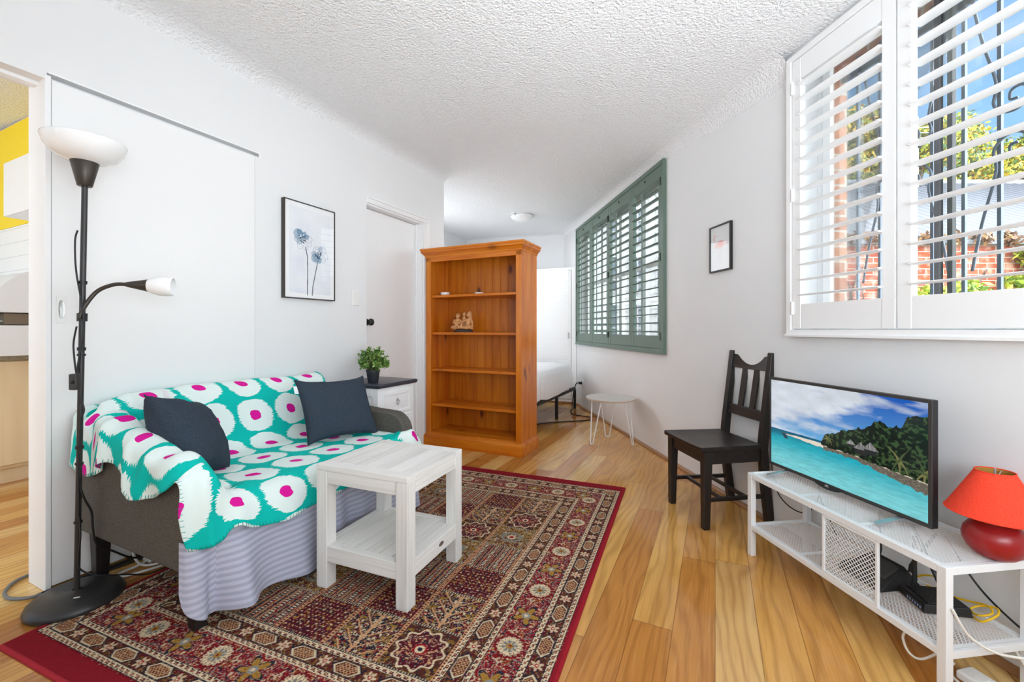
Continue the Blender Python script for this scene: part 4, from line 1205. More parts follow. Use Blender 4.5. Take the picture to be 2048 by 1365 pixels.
    inner = np.clip((x - 0.19) / 0.06, 0, 1) * np.clip((0.40 - x) / 0.16, 0, 1) * np.clip((0.55 - z) / 0.2, 0, 1)
    P[..., 2] += inner * 0.016 * (1 + np.sin(d * 34 + x * 26 + 2 * vnoise(d * 6, x * 6)))
    soft = fbm(x * 7, bs[:, None] * 7, 3)
    P[..., 2] += 0.010 * np.abs(soft) * (x > 0.2) + 0.004
    P[..., 1] += 0.006 * np.abs(soft) * (z > 0.45) * (x > 0.2)
    top_edge = np.exp(-((d - 0.10) / 0.05) ** 2) * (z > 0.70)
    P[..., 2] += top_edge * 0.012 * (1 + vnoise(x * 9, x * 0 + 4.2))
    dr = np.clip((d - 0.825) / 0.01, 0, 1) * np.clip((0.40 - z) / 0.1, 0, 1)
    P[..., 1] += dr * 0.010 * (1 + np.sin(x * 31 + 1.3))
    hemw = np.clip((np.arange(nb)[:, None] / nb - 0.86) / 0.14, 0, 1)
    P[..., 2] += hemw * 0.016 * np.sin(x * 8.5 + 1.9) * np.clip((x - 0.2) / 0.1, 0, 1)
    bun = np.clip((x - 1.10) / 0.04, 0, 1) * np.clip((d - 0.70) / 0.08, 0, 1)
    P[..., 2] += bun * 0.013 * (1 + np.sin(d * 60 + x * 75))
    P = smooth(smooth(P, 2, 0), 2, 1)
    Q = np.stack([P[..., 0], -P[..., 1], P[..., 2]], -1)
    UV2 = UV + np.array([TU, TV])
    s = grid_obj('woven_cloth', Q, M['throw'], o, UV2, thick=0.004)
    # blanket stitch along the three visible hems
    b = MB()
    def stitch(row, inn):
        acc = 0
        for k in range(1, len(row)):
            acc += np.linalg.norm(row[k] - row[k - 1])
            if acc > 0.011:
                acc = 0
                p = Vector(row[k]); q = Vector(inn[k]); dirn = (q - p)
                if dirn.length < 1e-6: continue
                dirn.normalize(); nrm = Vector(row[k] - row[k - 1]).cross(dirn)
                if nrm.length < 1e-9: continue
                nrm.normalize()
                b.tube([p + nrm * 0.0025, p + dirn * 0.012 + nrm * 0.0025], 0.0011, 4); b.tube([p - nrm * 0.0025, p + dirn * 0.012 - nrm * 0.0025], 0.0011, 4)
    stitch(Q[:, -1], Q[:, -6]); stitch(Q[-1, :], Q[-5, :]); stitch(Q[:, 0], Q[:, 5])
    b.build('blanket_stitching', M['teal_thread'], o)
    return o
M['teal_thread'] = plain('teal_thread', (24, 140, 136), 0.9)
throw()

def sheet():
    o = thing('striped_sheet', 'grey-lilac striped sheet hanging from the couch seat to the rug', 'sheet', lw(0, 0), LWA)
    base, s = resample([(0.066, 0.785), (0.070, 0.806), (0.085, 0.818), (0.11, 0.820), (0.20, 0.820), (0.6, 0.820), (1.0, 0.820), (1.24, 0.818), (1.265, 0.790)], 300)
    nv = 60; P = np.zeros((300, nv, 3)); UV = np.zeros((300, nv, 2))
    for i in range(300):
        x, d = base[i]; q = s[i]
        zb = 0.060 - 0.030 * min(1.0, max(0.0, (q - 0.25) / 0.25))
        if q < 0.11: zb = 0.060 + 0.11 * (1 - math.sqrt(max(0, 1 - ((0.11 - q) / 0.11) ** 2)))
        zt = 0.33 if x < 0.16 else 0.352
        for j in range(nv):
            f = j / (nv - 1); z = zt + (zb - zt) * f
            amp = 0.003 + 0.020 * f ** 1.2
            w = math.sin(q * 34 + 0.8 * math.sin(q * 9)) * 0.6 + math.sin(q * 13 + 2) * 0.5
            near = math.exp(-((q - 0.185) / 0.05) ** 2) * 0.050 * f - math.exp(-((q - 0.105) / 0.022) ** 2) * 0.045 * f
            bu = math.exp(-((q - 0.62) / 0.05) ** 2) * 0.016 * math.sin(f * 3.1)
            out = amp * (w + 0.6) * min(1, q / 0.15) + near + bu + 0.022 * f
            lft = -0.012 * f * max(0, 1 - q / 0.05)
            P[i, j] = (x + lft, -(d + max(-0.004, out)), z)
            UV[i, j] = (q, z)
    P = smooth(smooth(P, 3, 0), 1, 1)
    grid_obj('cotton_cloth', P, M['sheet'], o, UV, thick=0.002)
    return o
sheet()

def pillow(name, label, bot, top, ew, w, th, seam_mat, seed, pinch=0.55):
    bot = Vector(bot); top = Vector(top); up = (top - bot); h = up.length; up.normalize()
    e = Vector(ew); e -= up * e.dot(up); e.normalize(); n = e.cross(up).normalized()
    c = (bot + top) / 2
    o = thing(name, label, 'cushion', lw(c.x, c.y, c.z), LWA)
    N = 41; u = np.linspace(-1, 1, N); U, V = np.meshgrid(u, u, indexing='ij')
    prof = np.clip((1 - np.abs(U) ** 2.6), 0, 1) ** 0.5 * np.clip((1 - np.abs(V) ** 2.6), 0, 1) ** 0.5
    k = 1 - 0.07 * (1 - np.abs(V) ** 2) * np.abs(U) ** 3; k2 = 1 - 0.09 * (1 - np.abs(U) ** 2) * np.abs(V) ** 3
    rg = np.random.default_rng(seed); o1, o2 = rg.uniform(0, 30, 2)
    wr = 0.010 * fbm(U * 3 + o1, V * 3 + o2, 4) * prof ** 0.4
    pin = np.exp(-(((U) / 0.22) ** 2 + ((V - 0.95) / 0.4) ** 2)) * 0.012
    def face(sgn):
        t = sgn * (th * prof + wr - pin * prof)
        x = U * k * w / 2; y = V * k2 * h / 2 * 1.0
        y = y + 0.012 * np.abs(U) ** 6 * np.sign(V)
        pts = np.zeros((N, N, 3))
        for a in range(3): pts[..., a] = x * e[a] + y * up[a] + t * n[a]
        return pts
    F, Bk = face(1), face(-1)
    idx = lambda i, j: i * N + j
    b = MB(); vs = [tuple(p) for p in F.reshape(-1, 3)] + [tuple(p) for p in Bk.reshape(-1, 3)]; fs = []
    for i in range(N - 1):
        for j in range(N - 1):
            fs.append((idx(i, j), idx(i + 1, j), idx(i + 1, j + 1), idx(i, j + 1))); fs.append((N * N + idx(i, j), N * N + idx(i, j + 1), N * N + idx(i + 1, j + 1), N * N + idx(i + 1, j)))
    ob = b.add(vs, fs).build('cover', M['navy'], o, smooth=True)
    wd = ob.modifiers.new('weld', 'WELD'); wd.merge_threshold = 0.0008
    edge = [F[i, 0] for i in range(N)] + [F[N - 1, j] for j in range(1, N)] + [F[i, N - 1] for i in range(N - 2, -1, -1)] + [F[0, j] for j in range(N - 2, 0, -1)]
    MB().tube([Vector(p) for p in edge], 0.0028, 6, True).build('piped_seam', M['navy'], o, smooth=True)
    return o, e, up, n
pa = pillow('cushion', 'dark navy cushion leaning in the near corner of the couch', (0.292, -0.545, 0.455), (0.250, -0.360, 0.735), (0.62, 0.78, 0.24), 0.315, 0.095, None, 4)
pb = pillow('cushion', 'dark navy cushion against the far end of the couch', (0.955, -0.575, 0.450), (1.010, -0.410, 0.745), (0.37, -0.085, 0.02), 0.395, 0.065, None, 9)
for (o, e, up, n), sx, hh in ((pa, -0.2, 0.385), (pb, -0.36, 0.34)):
    q = e * (0.36 / 2 * (-0.1 if sx > -0.3 else -0.98)) + up * (hh / 2 * (0.96 if sx > -0.3 else 0.72)); ed = (up if sx > -0.3 else -e)
    cr = e if sx > -0.3 else up
    b = MB(); b.add([q + cr * 0.022, q - cr * 0.022, q - cr * 0.022 + ed * 0.035 + n * 0.004, q + cr * 0.022 + ed * 0.035 + n * 0.004, q + cr * 0.022 - n * 0.001, q - cr * 0.022 - n * 0.001, q - cr * 0.022 + ed * 0.035 + n * 0.003, q + cr * 0.022 + ed * 0.035 + n * 0.003],
                    [(0, 1, 2, 3), (4, 7, 6, 5), (0, 3, 7, 4), (1, 5, 6, 2), (3, 2, 6, 7), (0, 4, 5, 1)])
    t = b.build('care_tag', M['paper'], o); t['label'] = 'white care tag'

# ------------------------------------------------------------ rug
def rugmesh():
    Wd, Ln, st = 1.715, 2.165, 0.0025
    nu, nv = int(Wd / st) + 1, int(Ln / st) + 1
    uu, vv = np.meshgrid(np.linspace(0, Wd, nu), np.linspace(0, Ln, nv), indexing='ij')
    L = lambda r, g, b: np.array([lin(r), lin(g), lin(b)])
    RED, DRED, MAR, CRM, NAVY, GOLD, GREY, TAN, BRN = L(150, 32, 36), L(116, 26, 32), L(88, 24, 36), L(212, 190, 158), L(38, 38, 50), L(158, 116, 50), L(134, 136, 134), L(196, 148, 108), L(88, 46, 36)
    col = np.zeros((nu, nv, 3)); col[:] = DRED
    def put(mask, c):
        col[mask] = c
    def hashn(a, b, s=0): 
        x = np.sin(a * 127.1 + b * 311.7 + s * 74.7) * 43758.5453
        return x - np.floor(x)
    EV = 0.080; EU = 0.022
    du = np.minimum(uu, Wd - uu) - EU; dv = np.minimum(vv, Ln - vv) - EV
    dd = np.minimum(du, dv)              # depth into the border
    along = np.where(du < dv, vv, uu)    # running coordinate of the border
    mid = np.where(du < dv, Ln / 2, Wd / 2)
    al = along - mid
    # bright selvedge and plain red margin
    put(dd < 0, L(134, 30, 40)); put((np.minimum(uu, Wd - uu) < 0.012), L(150, 34, 44)); put((np.minimum(vv, Ln - vv) < 0.010), L(172, 50, 60))
    def guard(a, w):
        q = (dd >= a) & (dd < a + w); put(q, CRM)
        c = (dd - a - w / 2) / w; ph = al / (w * 1.15)
        put(q & (np.abs(c) > 0.40), NAVY)
        k = np.abs((ph % 1) - 0.5)
        put(q & (np.abs(c) < 0.22) & (k < 0.24), MAR); put(q & (np.abs(c) < 0.09) & (k < 0.10), TAN)
        put(q & (np.abs(c + 0.25 * np.sign(np.sin(ph * 6.283))) < 0.1) & (k > 0.3), NAVY)
    def arab(mask, s, sc, pal, thr, mirror):
        a = np.abs(((al / mirror) % 1) - 0.5) * mirror     # mirrored repeat
        n1 = fbm(a * sc + s, dd * sc + s * 1.7, 3)
        for lo, hi, c in pal: put(mask & (n1 > lo) & (n1 < hi), c)
        return n1
    def medal(a, w, per, bgc):
        q = (dd >= a) & (dd < a + w); put(q, bgc)
        arab(q, 5.1, 95, [(-0.04, 0.02, GOLD * 0.8), (0.20, 0.6, MAR), (-0.5, -0.26, NAVY)], 0, per)
        c = dd - a - w / 2
        ph = ((al / per) % 1 - 0.5) * per
        hx = np.maximum(np.abs(c) / (w * 0.43), (np.abs(c) / (w * 0.43) * 0.45 + np.abs(ph) / (per * 0.235) * 0.78))
        put(q & (hx < 1.08), NAVY); put(q & (hx < 0.98), CRM * 0.92); put(q & (hx < 0.82), BRN); 
        chk = ((np.floor(ph / 0.006) + np.floor(c / 0.006)) % 2) < 1
        put(q & (hx < 0.74) & chk, TAN * 0.9)
        ph2 = ((al / per + 0.5) % 1 - 0.5) * per; r = np.hypot(ph2, c); th = np.arctan2(c, ph2)
        rr = 0.017 * (1 + 0.35 * np.cos(6 * th)); put(q & (r < rr * 1.15), DRED); put(q & (r < rr), CRM * 0.85); put(q & (r < 0.0075), RED); put(q & (r < 0.004), CRM)
    def rosettes(a, w, per):
        q = (dd >= a) & (dd < a + w); put(q, RED * 0.80)
        n1 = arab(q, 2.3, 62, [(0.03, 0.075, CRM * 0.82), (-0.16, -0.10, NAVY), (0.24, 0.32, GOLD), (-0.33, -0.27, GREY), (0.16, 0.18, TAN)], 0, per)
        n2 = fbm(np.abs(((al / per) % 1) - 0.5) * per * 120, dd * 120 + 9, 2)
        put(q & (n2 > 0.34), CRM * 0.8); put(q & (n2 < -0.36), NAVY)
        c = dd - a - w / 2
        ph = ((al / per) % 1 - 0.5) * per; r = np.hypot(ph, c); th = np.arctan2(c, ph)
        R0 = w * 0.36
        put(q & (r < R0 * 1.22), DRED); pet = R0 * (1 + 0.09 * np.cos(16 * th))
        put(q & (r < pet), CRM); put(q & (r < pet) & (np.abs(np.sin(8 * th)) < 0.22) & (r > R0 * 0.55), BRN); put(q & (r < R0 * 0.60), GREY * 0.75)
        put(q & (r < R0 * 0.60) & (np.cos(8 * th) > 0.3) & (r > R0 * 0.3), CRM * 0.8); put(q & (r < R0 * 0.28), GOLD); put(q & (r < R0 * 0.12), DRED)
        ph2 = ((al / per + 0.5) % 1 - 0.5) * per; r = np.hypot(ph2, c); th = np.arctan2(c, ph2)
        R1 = w * 0.28 * (1 + 0.45 * np.cos(5 * th + 1.5)); put(q & (r < R1 * 1.25), NAVY * 1.2); put(q & (r < R1), GOLD); put(q & (r < w * 0.13), GREY); put(q & (r < w * 0.06), CRM)
    guard(0.003, 0.022); medal(0.025, 0.052, 0.172, BRN * 0.95); guard(0.077, 0.022); rosettes(0.099, 0.116, 0.315); guard(0.215, 0.022); medal(0.237, 0.054, 0.172, BRN * 0.95); guard(0.291, 0.022)
    # garden panels
    B = 0.313
    f = dd >= B
    FU0, FV0 = EU + B, EV + B; FW, FL = Wd - 2 * FU0, Ln - 2 * FV0
    ncol, nrow = 5, 7
    pu = (uu - FU0) / FW * ncol; pv = (vv - FV0) / FL * nrow
    ci = np.floor(pu); rj = np.floor(pv); lu = (pu - ci - 0.5); lv = (pv - rj - 0.5)
    cw, ch = FW / ncol, FL / nrow
    kind = np.floor(hashn((ci + 2 * rj) % 5, rj % 2, 1) * 0 + (ci * 2 + rj * 3) % 5)
    X_ = np.abs(lu) * cw; Y_ = lv * ch
    bgs = [NAVY * 0.9, GOLD * 0.75, MAR, BRN * 0.85, NAVY * 1.4]
    for k in range(5):
        q = f & (kind == k); put(q, bgs[k])
        n1 = fbm(X_ * 70 + k * 9.3, Y_ * 70 + k * 4.1, 3); n2 = fbm(X_ * 150 + k * 3, Y_ * 150, 2)
        if k == 0:   # tree
            put(q & (n1 > 0.05) & (n1 < 0.12), TAN); put(q & (n2 > 0.25), CRM * 0.9); put(q & (n2 < -0.3), RED * 0.8); put(q & (n1 < -0.25), GOLD * 0.8)
            put(q & (X_ < 0.005), TAN); put(q & (np.abs((Y_ + X_ * 0.9) % 0.05 - 0.025) < 0.0035) & (X_ < 0.075), TAN)
        elif k == 1: # gold vase
            put(q & (n1 > 0.12) & (n1 < 0.20), NAVY); put(q & (n1 < -0.12), BRN); put(q & (n2 > 0.30), GREY); put(q & (n2 < -0.32), CRM * 0.85)
            r = np.hypot(X_, Y_ * 1.1); put(q & (np.abs(r - 0.045) < 0.006), GREY * 0.8); put(q & (r < 0.022), CRM * 0.9); put(q & (r < 0.012), RED)
        elif k == 2: # lattice of small buds
            a = np.abs(((X_ + Y_) / 0.034) % 1 - 0.5) + np.abs(((X_ - Y_) / 0.034) % 1 - 0.5)
            put(q & (a < 0.18), CRM * 0.9); put(q & (a > 0.86), TAN); put(q & (n2 > 0.32), GOLD); put(q & (n2 < -0.30), NAVY)
        elif k == 3: # big medallion
            r = np.hypot(X_ / (cw * 0.40), Y_ / (ch * 0.42)); th = np.arctan2(Y_, X_); w_ = 1 + 0.10 * np.cos(10 * th)
            put(q & (n1 > 0.1), GOLD * 0.7); put(q & (n2 > 0.28), NAVY)
            put(q & (r < w_), CRM * 0.95); put(q & (r < w_ * 0.90), MAR); m_ = q & (r < w_ * 0.86)
            put(m_ & (n1 > 0.0) & (n1 < 0.09), CRM * 0.9); put(m_ & (n2 > 0.26), TAN); put(m_ & (n2 < -0.3), NAVY); put(m_ & (r < 0.30), RED * 0.9); put(m_ & (r < 0.2), CRM); put(m_ & (r < 0.1), NAVY)
        else:        # columns of arches
            a = (lu * 4) % 1 - 0.5; put(q & (np.abs(np.abs(a) - 0.32) < 0.09), TAN); put(q & (np.abs(a) < 0.14) & ((Y_ / 0.012) % 1 < 0.55), CRM * 0.9)
            put(q & (np.abs(np.abs(a) - 0.32) < 0.03), MAR); put(q & (n2 > 0.30), RED * 0.8)
    eu = (0.5 - np.abs(lu)) * cw; ev = (0.5 - np.abs(lv)) * ch
    e1 = eu < 0.008; put(f & e1, TAN); put(f & e1 & (((vv / 0.012) % 1) < 0.42) & (eu < 0.0055), MAR)
    e2 = (ev < 0.005) & ~e1; put(f & e2, CRM * 0.7); put(f & e2 & (((uu / 0.010) % 1) < 0.4), NAVY)
    # yarn-level variation and the odd missing knot
    rg = np.random.default_rng(2)
    col *= (0.86 + 0.28 * rg.random((nu, nv)))[..., None]
    sp = rg.random((nu, nv)); col[(sp > 0.965) & (dd > 0)] = CRM * 0.75; col[(sp < 0.03) & (dd > 0)] = NAVY
    col = np.clip(col * 1.0, 0, 1)
    P = np.zeros((nu, nv, 3)); P[..., 0] = -uu; P[..., 1] = -vv
    P[..., 2] = 0.0095 + 0.0008 * rg.random((nu, nv)); ed = np.minimum(np.minimum(uu, Wd - uu), np.minimum(vv, Ln - vv)); P[..., 2] *= np.clip(ed / 0.004, 0.1, 1)
    o = thing('rug', 'red patterned oriental rug with garden panels on the timber floor', 'rug', (0.734, 2.749, 0.0), -21.7 + 0.0)
    grid_obj('pile', P, M['rug'], o, col=col)
    MB().box(-Wd, -Ln, 0.0003, 0, 0, 0.004).build('backing', M['shade_red_rug'], o)
    return o
M['shade_red_rug'] = plain('rug_edge', (150, 28, 36), 0.95)
rug = rugmesh()
# ------------------------------------------------------------ floor lamp
def floor_lamp():
    o = thing('floor_lamp', 'tall black uplighter lamp with white bowl and side reading arm', 'floor lamp', (-1.640, 1.604, 0.0), 0)
    pr = [(0.001, 0.0), (0.128, 0.0), (0.137, 0.006), (0.139, 0.016), (0.134, 0.028), (0.122, 0.038), (0.105, 0.043), (0.020, 0.046), (0.016, 0.050), (0.012, 0.052)]
    bs = MB().lathe(pr, n=48, caps=False).build('base', M['lamp_black'], o, smooth=True); bs.data.set_sharp_from_angle(angle=R(60))
    st = MB().bar((0.035, -0.045, 0.0456), (0.052, -0.038, 0.0456), 0.006, 0.001).build('sticker', M['paper'], bs)
    lean = Vector((0.020, 0.0, 1.0))
    pt = lambda z: Vector((0.020 * z, 0.0, z))
    MB().tube([pt(0.05), pt(1.575)], 0.0090, 14).build('pole', M['lamp_black'], o, smooth=False, auto=40)
    for z in (0.58, 0.95, 1.20): MB().tube([pt(z), pt(z + 0.012)], 0.0125, 14).build('pole_joint', M['black_plastic'], o, auto=40)
    c = pt(1.568)
    MB().lathe([(0.020, 0.0), (0.022, 0.002), (0.041, 0.090), (0.040, 0.092), (0.01, 0.092)], tuple(c), 32).build('bowl_holder', M['dark_bronze'], o, auto=40)
    c = pt(1.660)
    pr = [(0.030, -0.004), (0.066, 0.006), (0.094, 0.024), (0.112, 0.050), (0.119, 0.074), (0.1195, 0.078), (0.117, 0.078), (0.110, 0.051), (0.092, 0.028), (0.064, 0.011), (0.001, 0.004)]
    MB().lathe(pr, tuple(c), 56, caps=False).build('bowl_shade', M['opal'], o, smooth=True)
    # reading arm reaching to the right
    e = Vector((0.93, 0.37, 0)); e.normalize()
    p0 = pt(1.070)
    arm = spl([p0 + Vector((0.004, -0.015, 0)), p0 + e * 0.016 + Vector((0, -0.012, 0.045)), p0 + e * 0.045 + Vector((0, 0, 0.105)), p0 + e * 0.095 + Vector((0, 0, 0.132)), p0 + e * 0.135 + Vector((0, 0, 0.134))], 8)
    MB().tube(arm, 0.0072, 10).build('reading_arm', M['dark_bronze'], o, smooth=True)
    MB().tube([pt(1.060), pt(1.090)], 0.015, 14).build('arm_clamp', M['black_plastic'], o, auto=40)
    d = Vector((0.93, 0.37, -0.03)).normalized(); h0 = arm[-1]
    def cone(name, prof, mat, sm=True):
        b = MB().lathe(prof, n=28, caps=False); q = d.to_track_quat('Z', 'Y'); b.v = [tuple(h0 + q @ Vector(v)) for v in b.v]
        return b.build(name, mat, o, auto=50)
    cone('spot_holder', [(0.001, -0.006), (0.008, -0.006), (0.010, 0.0), (0.024, 0.062), (0.024, 0.065), (0.001, 0.065)], M['dark_bronze'])
    sh = cone('spot_shade', [(0.023, 0.063), (0.031, 0.078), (0.037, 0.100), (0.039, 0.122), (0.037, 0.142), (0.034, 0.146), (0.035, 0.140), (0.037, 0.122), (0.035, 0.100), (0.001, 0.075)], M['opal'])
    # cords tied to the pole, with the inline switch box
    b = MB()
    b.tube(spl([pt(1.40) + Vector((-0.011, -0.012, 0)), pt(1.36) + Vector((-0.020, -0.012, 0)), pt(1.25) + Vector((-0.012, -0.014, 0)), pt(1.12) + Vector((0.012, -0.014, 0)), pt(1.02) + Vector((0.018, -0.012, 0)), pt(0.90) + Vector((0.004, -0.016, 0)), pt(0.86) + Vector((0.0, -0.016, 0))], 8), 0.0028, 6)
    b.tube(spl([pt(1.04) + Vector((-0.006, -0.014, 0)), pt(0.98) + Vector((-0.020, -0.010, 0)), pt(0.92) + Vector((-0.012, -0.014, 0)), pt(0.86) + Vector((0.0, -0.016, 0)), pt(0.835) + Vector((0.012, -0.016, 0))], 8), 0.0028, 6)
    b.tube(spl([pt(0.78) + Vector((0.012, -0.016, 0)), pt(0.73) + Vector((0.026, -0.012, 0)), pt(0.68) + Vector((0.014, -0.012, 0)), pt(0.55) + Vector((0.010, -0.012, 0)), pt(0.40) + Vector((0.012, -0.012, 0)), pt(0.33) + Vector((0.014, -0.012, 0))], 8), 0.0028, 6)
    b.tube(spl([pt(0.33) + Vector((0.014, -0.012, 0)), pt(0.26) + Vector((0.022, -0.012, 0)), pt(0.16) + Vector((0.016, -0.012, 0)), pt(0.12) + Vector((0.028, -0.004, 0)), pt(0.085) + Vector((0.07, 0.03, 0)), Vector((0.100, 0.095, 0.052)), Vector((0.13, 0.17, 0.012)), Vector((0.17, 0.27, 0.008))], 8), 0.0030, 6)
    b.build('lamp_cord', M['cable_black'], o, smooth=True)
    b = MB(); b.box(0.006, -0.036, 0.805, 0.034, -0.014, 0.865); sw = b.build('switch_box', M['dark_plastic'], o, bevel=0.004)
    b = MB(); b.lathe([(0.0065, 0), (0.0055, 0.005), (0.001, 0.006)], n=14); k = b.build('foot_button', M['black_plastic'], sw, smooth=True); k.location = (0.022, -0.036, 0.835); k.rotation_euler = (R(90), 0, 0)
    for z in (0.52, 0.30, 0.93): MB().tube([pt(z), pt(z + 0.008)], 0.0125, 12).build('cable_tie', M['black_plastic'], o, auto=40)
floor_lamp()

# ------------------------------------------------------------ pictures
def L3(r, g, b): return np.array([lin(r), lin(g), lin(b)])
def picture(name, label, frame_pos, rz, w, h, dp, fw, fmat, art, dirn, mount=0.0):
    o = thing(name, label, 'picture', frame_pos, rz)
    s = dirn    # room side of local y
    b = MB(); y0, y1 = 0.001 * s, dp * s
    b.box(0, y0, 0, fw, y1, h); b.box(w - fw, y0, 0, w, y1, h); b.box(fw, y0, 0, w - fw, y1, fw); b.box(fw, y0, h - fw, w - fw, y1, h)
    b.build('frame', fmat, o, bevel=0.0008)
    W, H = w - 2 * fw, h - 2 * fw; st = 0.0013; nu, nv = int(W / st), int(H / st)
    u, v = np.meshgrid(np.linspace(0, 1, nu), np.linspace(0, 1, nv), indexing='ij')
    uu = u if s < 0 else 1 - u       # u runs left to right as seen from the room
    P = np.stack([fw + u * W, np.full_like(u, (dp - 0.006) * s), fw + v * H], -1)
    grid_obj('print', P, M['print'], o, col=art(uu, v, W, H))
    MB().box(fw, (dp - 0.0035) * s, fw, w - fw, (dp - 0.0025) * s, h - fw).build('glazing', M['pglass'], o)
    MB().box(fw, 0.002 * s, fw, w - fw, 0.006 * s, h - fw).build('backing_board', M['paper'], o)
    return o
def seg_d(x, y, ax, ay, bx, by):
    t = np.clip(((x - ax) * (bx - ax) + (y - ay) * (by - ay)) / ((bx - ax) ** 2 + (by - ay) ** 2), 0, 1)
    return np.hypot(x - ax - t * (bx - ax), y - ay - t * (by - ay))
def art_flowers(u, v, W, H):
    x, y = u * W, v * H; c = np.zeros(u.shape + (3,)); c[:] = L3(240, 241, 242)
    inn = (x > 0.03) & (x < W - 0.03) & (y > 0.03) & (y < H - 0.03)
    w = fbm(x * 9, y * 9, 4); t = np.clip(0.5 + w - (y / H) * 0.55, 0, 1)[..., None]
    c = np.where(inn[..., None], L3(234, 236, 239) * (1 - t * 0.55) + L3(206, 214, 232) * t * 0.55, c)
    def stem(pts):
        for (a, b) in zip(pts[:-1], pts[1:]): c[seg_d(x, y, *a, *b) < 0.0028] = L3(62, 62, 82)
    fx = lambda p: p * W; fy = lambda p: (1 - p) * H
    stem([(fx(.395), fy(.455)), (fx(.43), fy(.55)), (fx(.435), fy(.70)), (fx(.43), fy(.965))])
    stem([(fx(.64), fy(.60)), (fx(.585), fy(.75)), (fx(.545), fy(.86)), (fx(.53), fy(.965))])
    def flower(cx, cy, R0, seed, blues):
        rg = np.random.default_rng(seed)
        for k in range(10):
            a = k * 2 * math.pi / 10 + rg.uniform(-.2, .2); l = R0 * rg.uniform(.75, 1.1); wd = l * rg.uniform(.30, .42)
            px, py = cx + math.cos(a) * l * .5, cy + math.sin(a) * l * .5
            dx, dy = x - px, y - py; e1 = dx * math.cos(a) + dy * math.sin(a); e2 = -dx * math.sin(a) + dy * math.cos(a)
            r = np.hypot(e1 / (l * .52), e2 / wd) + 0.10 * fbm(x * 60 + seed, y * 60, 2)
            op = blues[k % len(blues)] * (0.75 + 0.5 * np.clip(w + 0.3, 0, 1))
            m = r < 1; q = op[m][:, None]
            c[m] = c[m] * (1 - q) + L3(110, 146, 172) * q
            c[(np.abs(r - 1) < 0.045)] = c[(np.abs(r - 1) < 0.045)] * 0.5 + L3(110, 126, 142) * 0.5
        for k in range(46):
            r_ = R0 * 0.42 * rg.random() ** .5; a = rg.uniform(0, 6.28); q = np.hypot(x - cx - r_ * math.cos(a), y - cy - r_ * math.sin(a)) < rg.uniform(.0018, .0045)
            c[q] = L3(54, 66, 92) if k % 3 else L3(240, 244, 246)
    flower(fx(.34), fy(.375), .066, 5, [0.05, 0.75, 0.7, 0.75, 0.6, 0.4, 0.5, 0.06, 0.05, 0.04])
    flower(fx(.665), fy(.515), .066, 8, [0.03, 0.05, 0.45, 0.06, 0.05, 0.5, 0.7, 0.5, 0.85, 0.1])
    return c
# tall print on the sofa wall
picture('framed_picture', 'tall thin-framed print of two blue-grey flowers above the couch', lw((Vector((-1.3836, 2.57)) - Vector(LW[:2])).dot(Vector((0.4305, 0.9026))), 0, 1.222), LWA, 0.380, 0.606, 0.030, 0.006, M['dark_bronze'], art_flowers, -1)
def art_flamingo(u, v, W, H):
    x, y = u * W, (1 - v) * H; c = np.zeros(u.shape + (3,)); c[:] = L3(236, 237, 238)
    c = c * (0.97 + 0.03 * fbm(x * 12, y * 12, 3))[..., None]
    fx = lambda p: p * W; fy = lambda p: p * H
    pk = L3(240, 196, 190); pd = L3(232, 164, 158)
    def line(pts, r, cc):
        for a, b in zip(pts[:-1], pts[1:]): c[seg_d(x, y, fx(a[0]), fy(a[1]), fx(b[0]), fy(b[1])) < r] = cc
    line([(.25, .43), (.24, .36), (.20, .27), (.20, .22), (.225, .185), (.26, .19), (.275, .22)], .0042, pk)
    line([(.19, .21), (.165, .25), (.165, .28)], .0045, L3(206, 190, 188)); c[np.hypot(x - fx(.205), y - fy(.20)) < .0085] = pk
    r = np.hypot((x - fx(.50)) / (W * .24), (y - fy(.42)) / (H * .085)); c[r + .15 * fbm(x * 70, y * 70, 2) < 1] = pk
    r = np.hypot((x - fx(.52)) / (W * .15), (y - fy(.395)) / (H * .06)); c[r + .3 * fbm(x * 90, y * 90, 2) < 1] = pd
    line([(.25, .43), (.32, .46), (.42, .46)], .010, pk); line([(.66, .40), (.84, .43)], .007, pk); line([(.84, .425), (.92, .435)], .007, L3(196, 178, 180))
    line([(.44, .50), (.44, .66), (.45, .80)], .0016, L3(206, 190, 190)); line([(.55, .50), (.545, .65), (.56, .80)], .0016, L3(206, 190, 190))
    c[(v < .15)] = L3(232, 233, 234)
    return c
picture('framed_picture', 'small black-framed print of a pink flamingo between the windows', rw(2.592, 0.0, 1.393), RWA, 0.214, 0.295, 0.018, 0.010, M['black_z'], art_flamingo, 1)

def switch(name, label, cat, pos, rz, s, w, h, rockers, mat='white_plastic'):
    o = thing(name, label, cat, pos, rz)
    p = MB().box(-w / 2, 0.0005 * s, -h / 2, w / 2, 0.009 * s, h / 2).build('cover_plate', M[mat], o, bevel=0.003)
    for (x, z) in rockers: MB().box(x - 0.007, 0.0085 * s, z - 0.010, x + 0.007, 0.0125 * s, z + 0.010).build('rocker', M[mat], o, bevel=0.0015)
    return o
switch('light_switch', 'white double light switch beside the flower picture', 'light switch', lw(1.585, 0, 1.258), LWA, -1, 0.072, 0.114, ((0, 0.016), (0, -0.018)))
o = switch('power_outlet', 'white wall outlet with a black plug under the green shutters', 'power outlet', rw(5.62, 0, 0.336), RWA, 1, 0.115, 0.072, ((-0.03, 0.02), (0.03, 0.02)))
o2 = switch('power_outlet', 'white wall outlet behind the white media bench', 'power outlet', rw(1.80, 0, 0.20), RWA, 1, 0.072, 0.115, ((0.0, 0.03),))
b = MB(); b.tube([rw(5.62, 0.0135, 0.328), rw(5.62, 0.050, 0.328)], 0.018, 12)
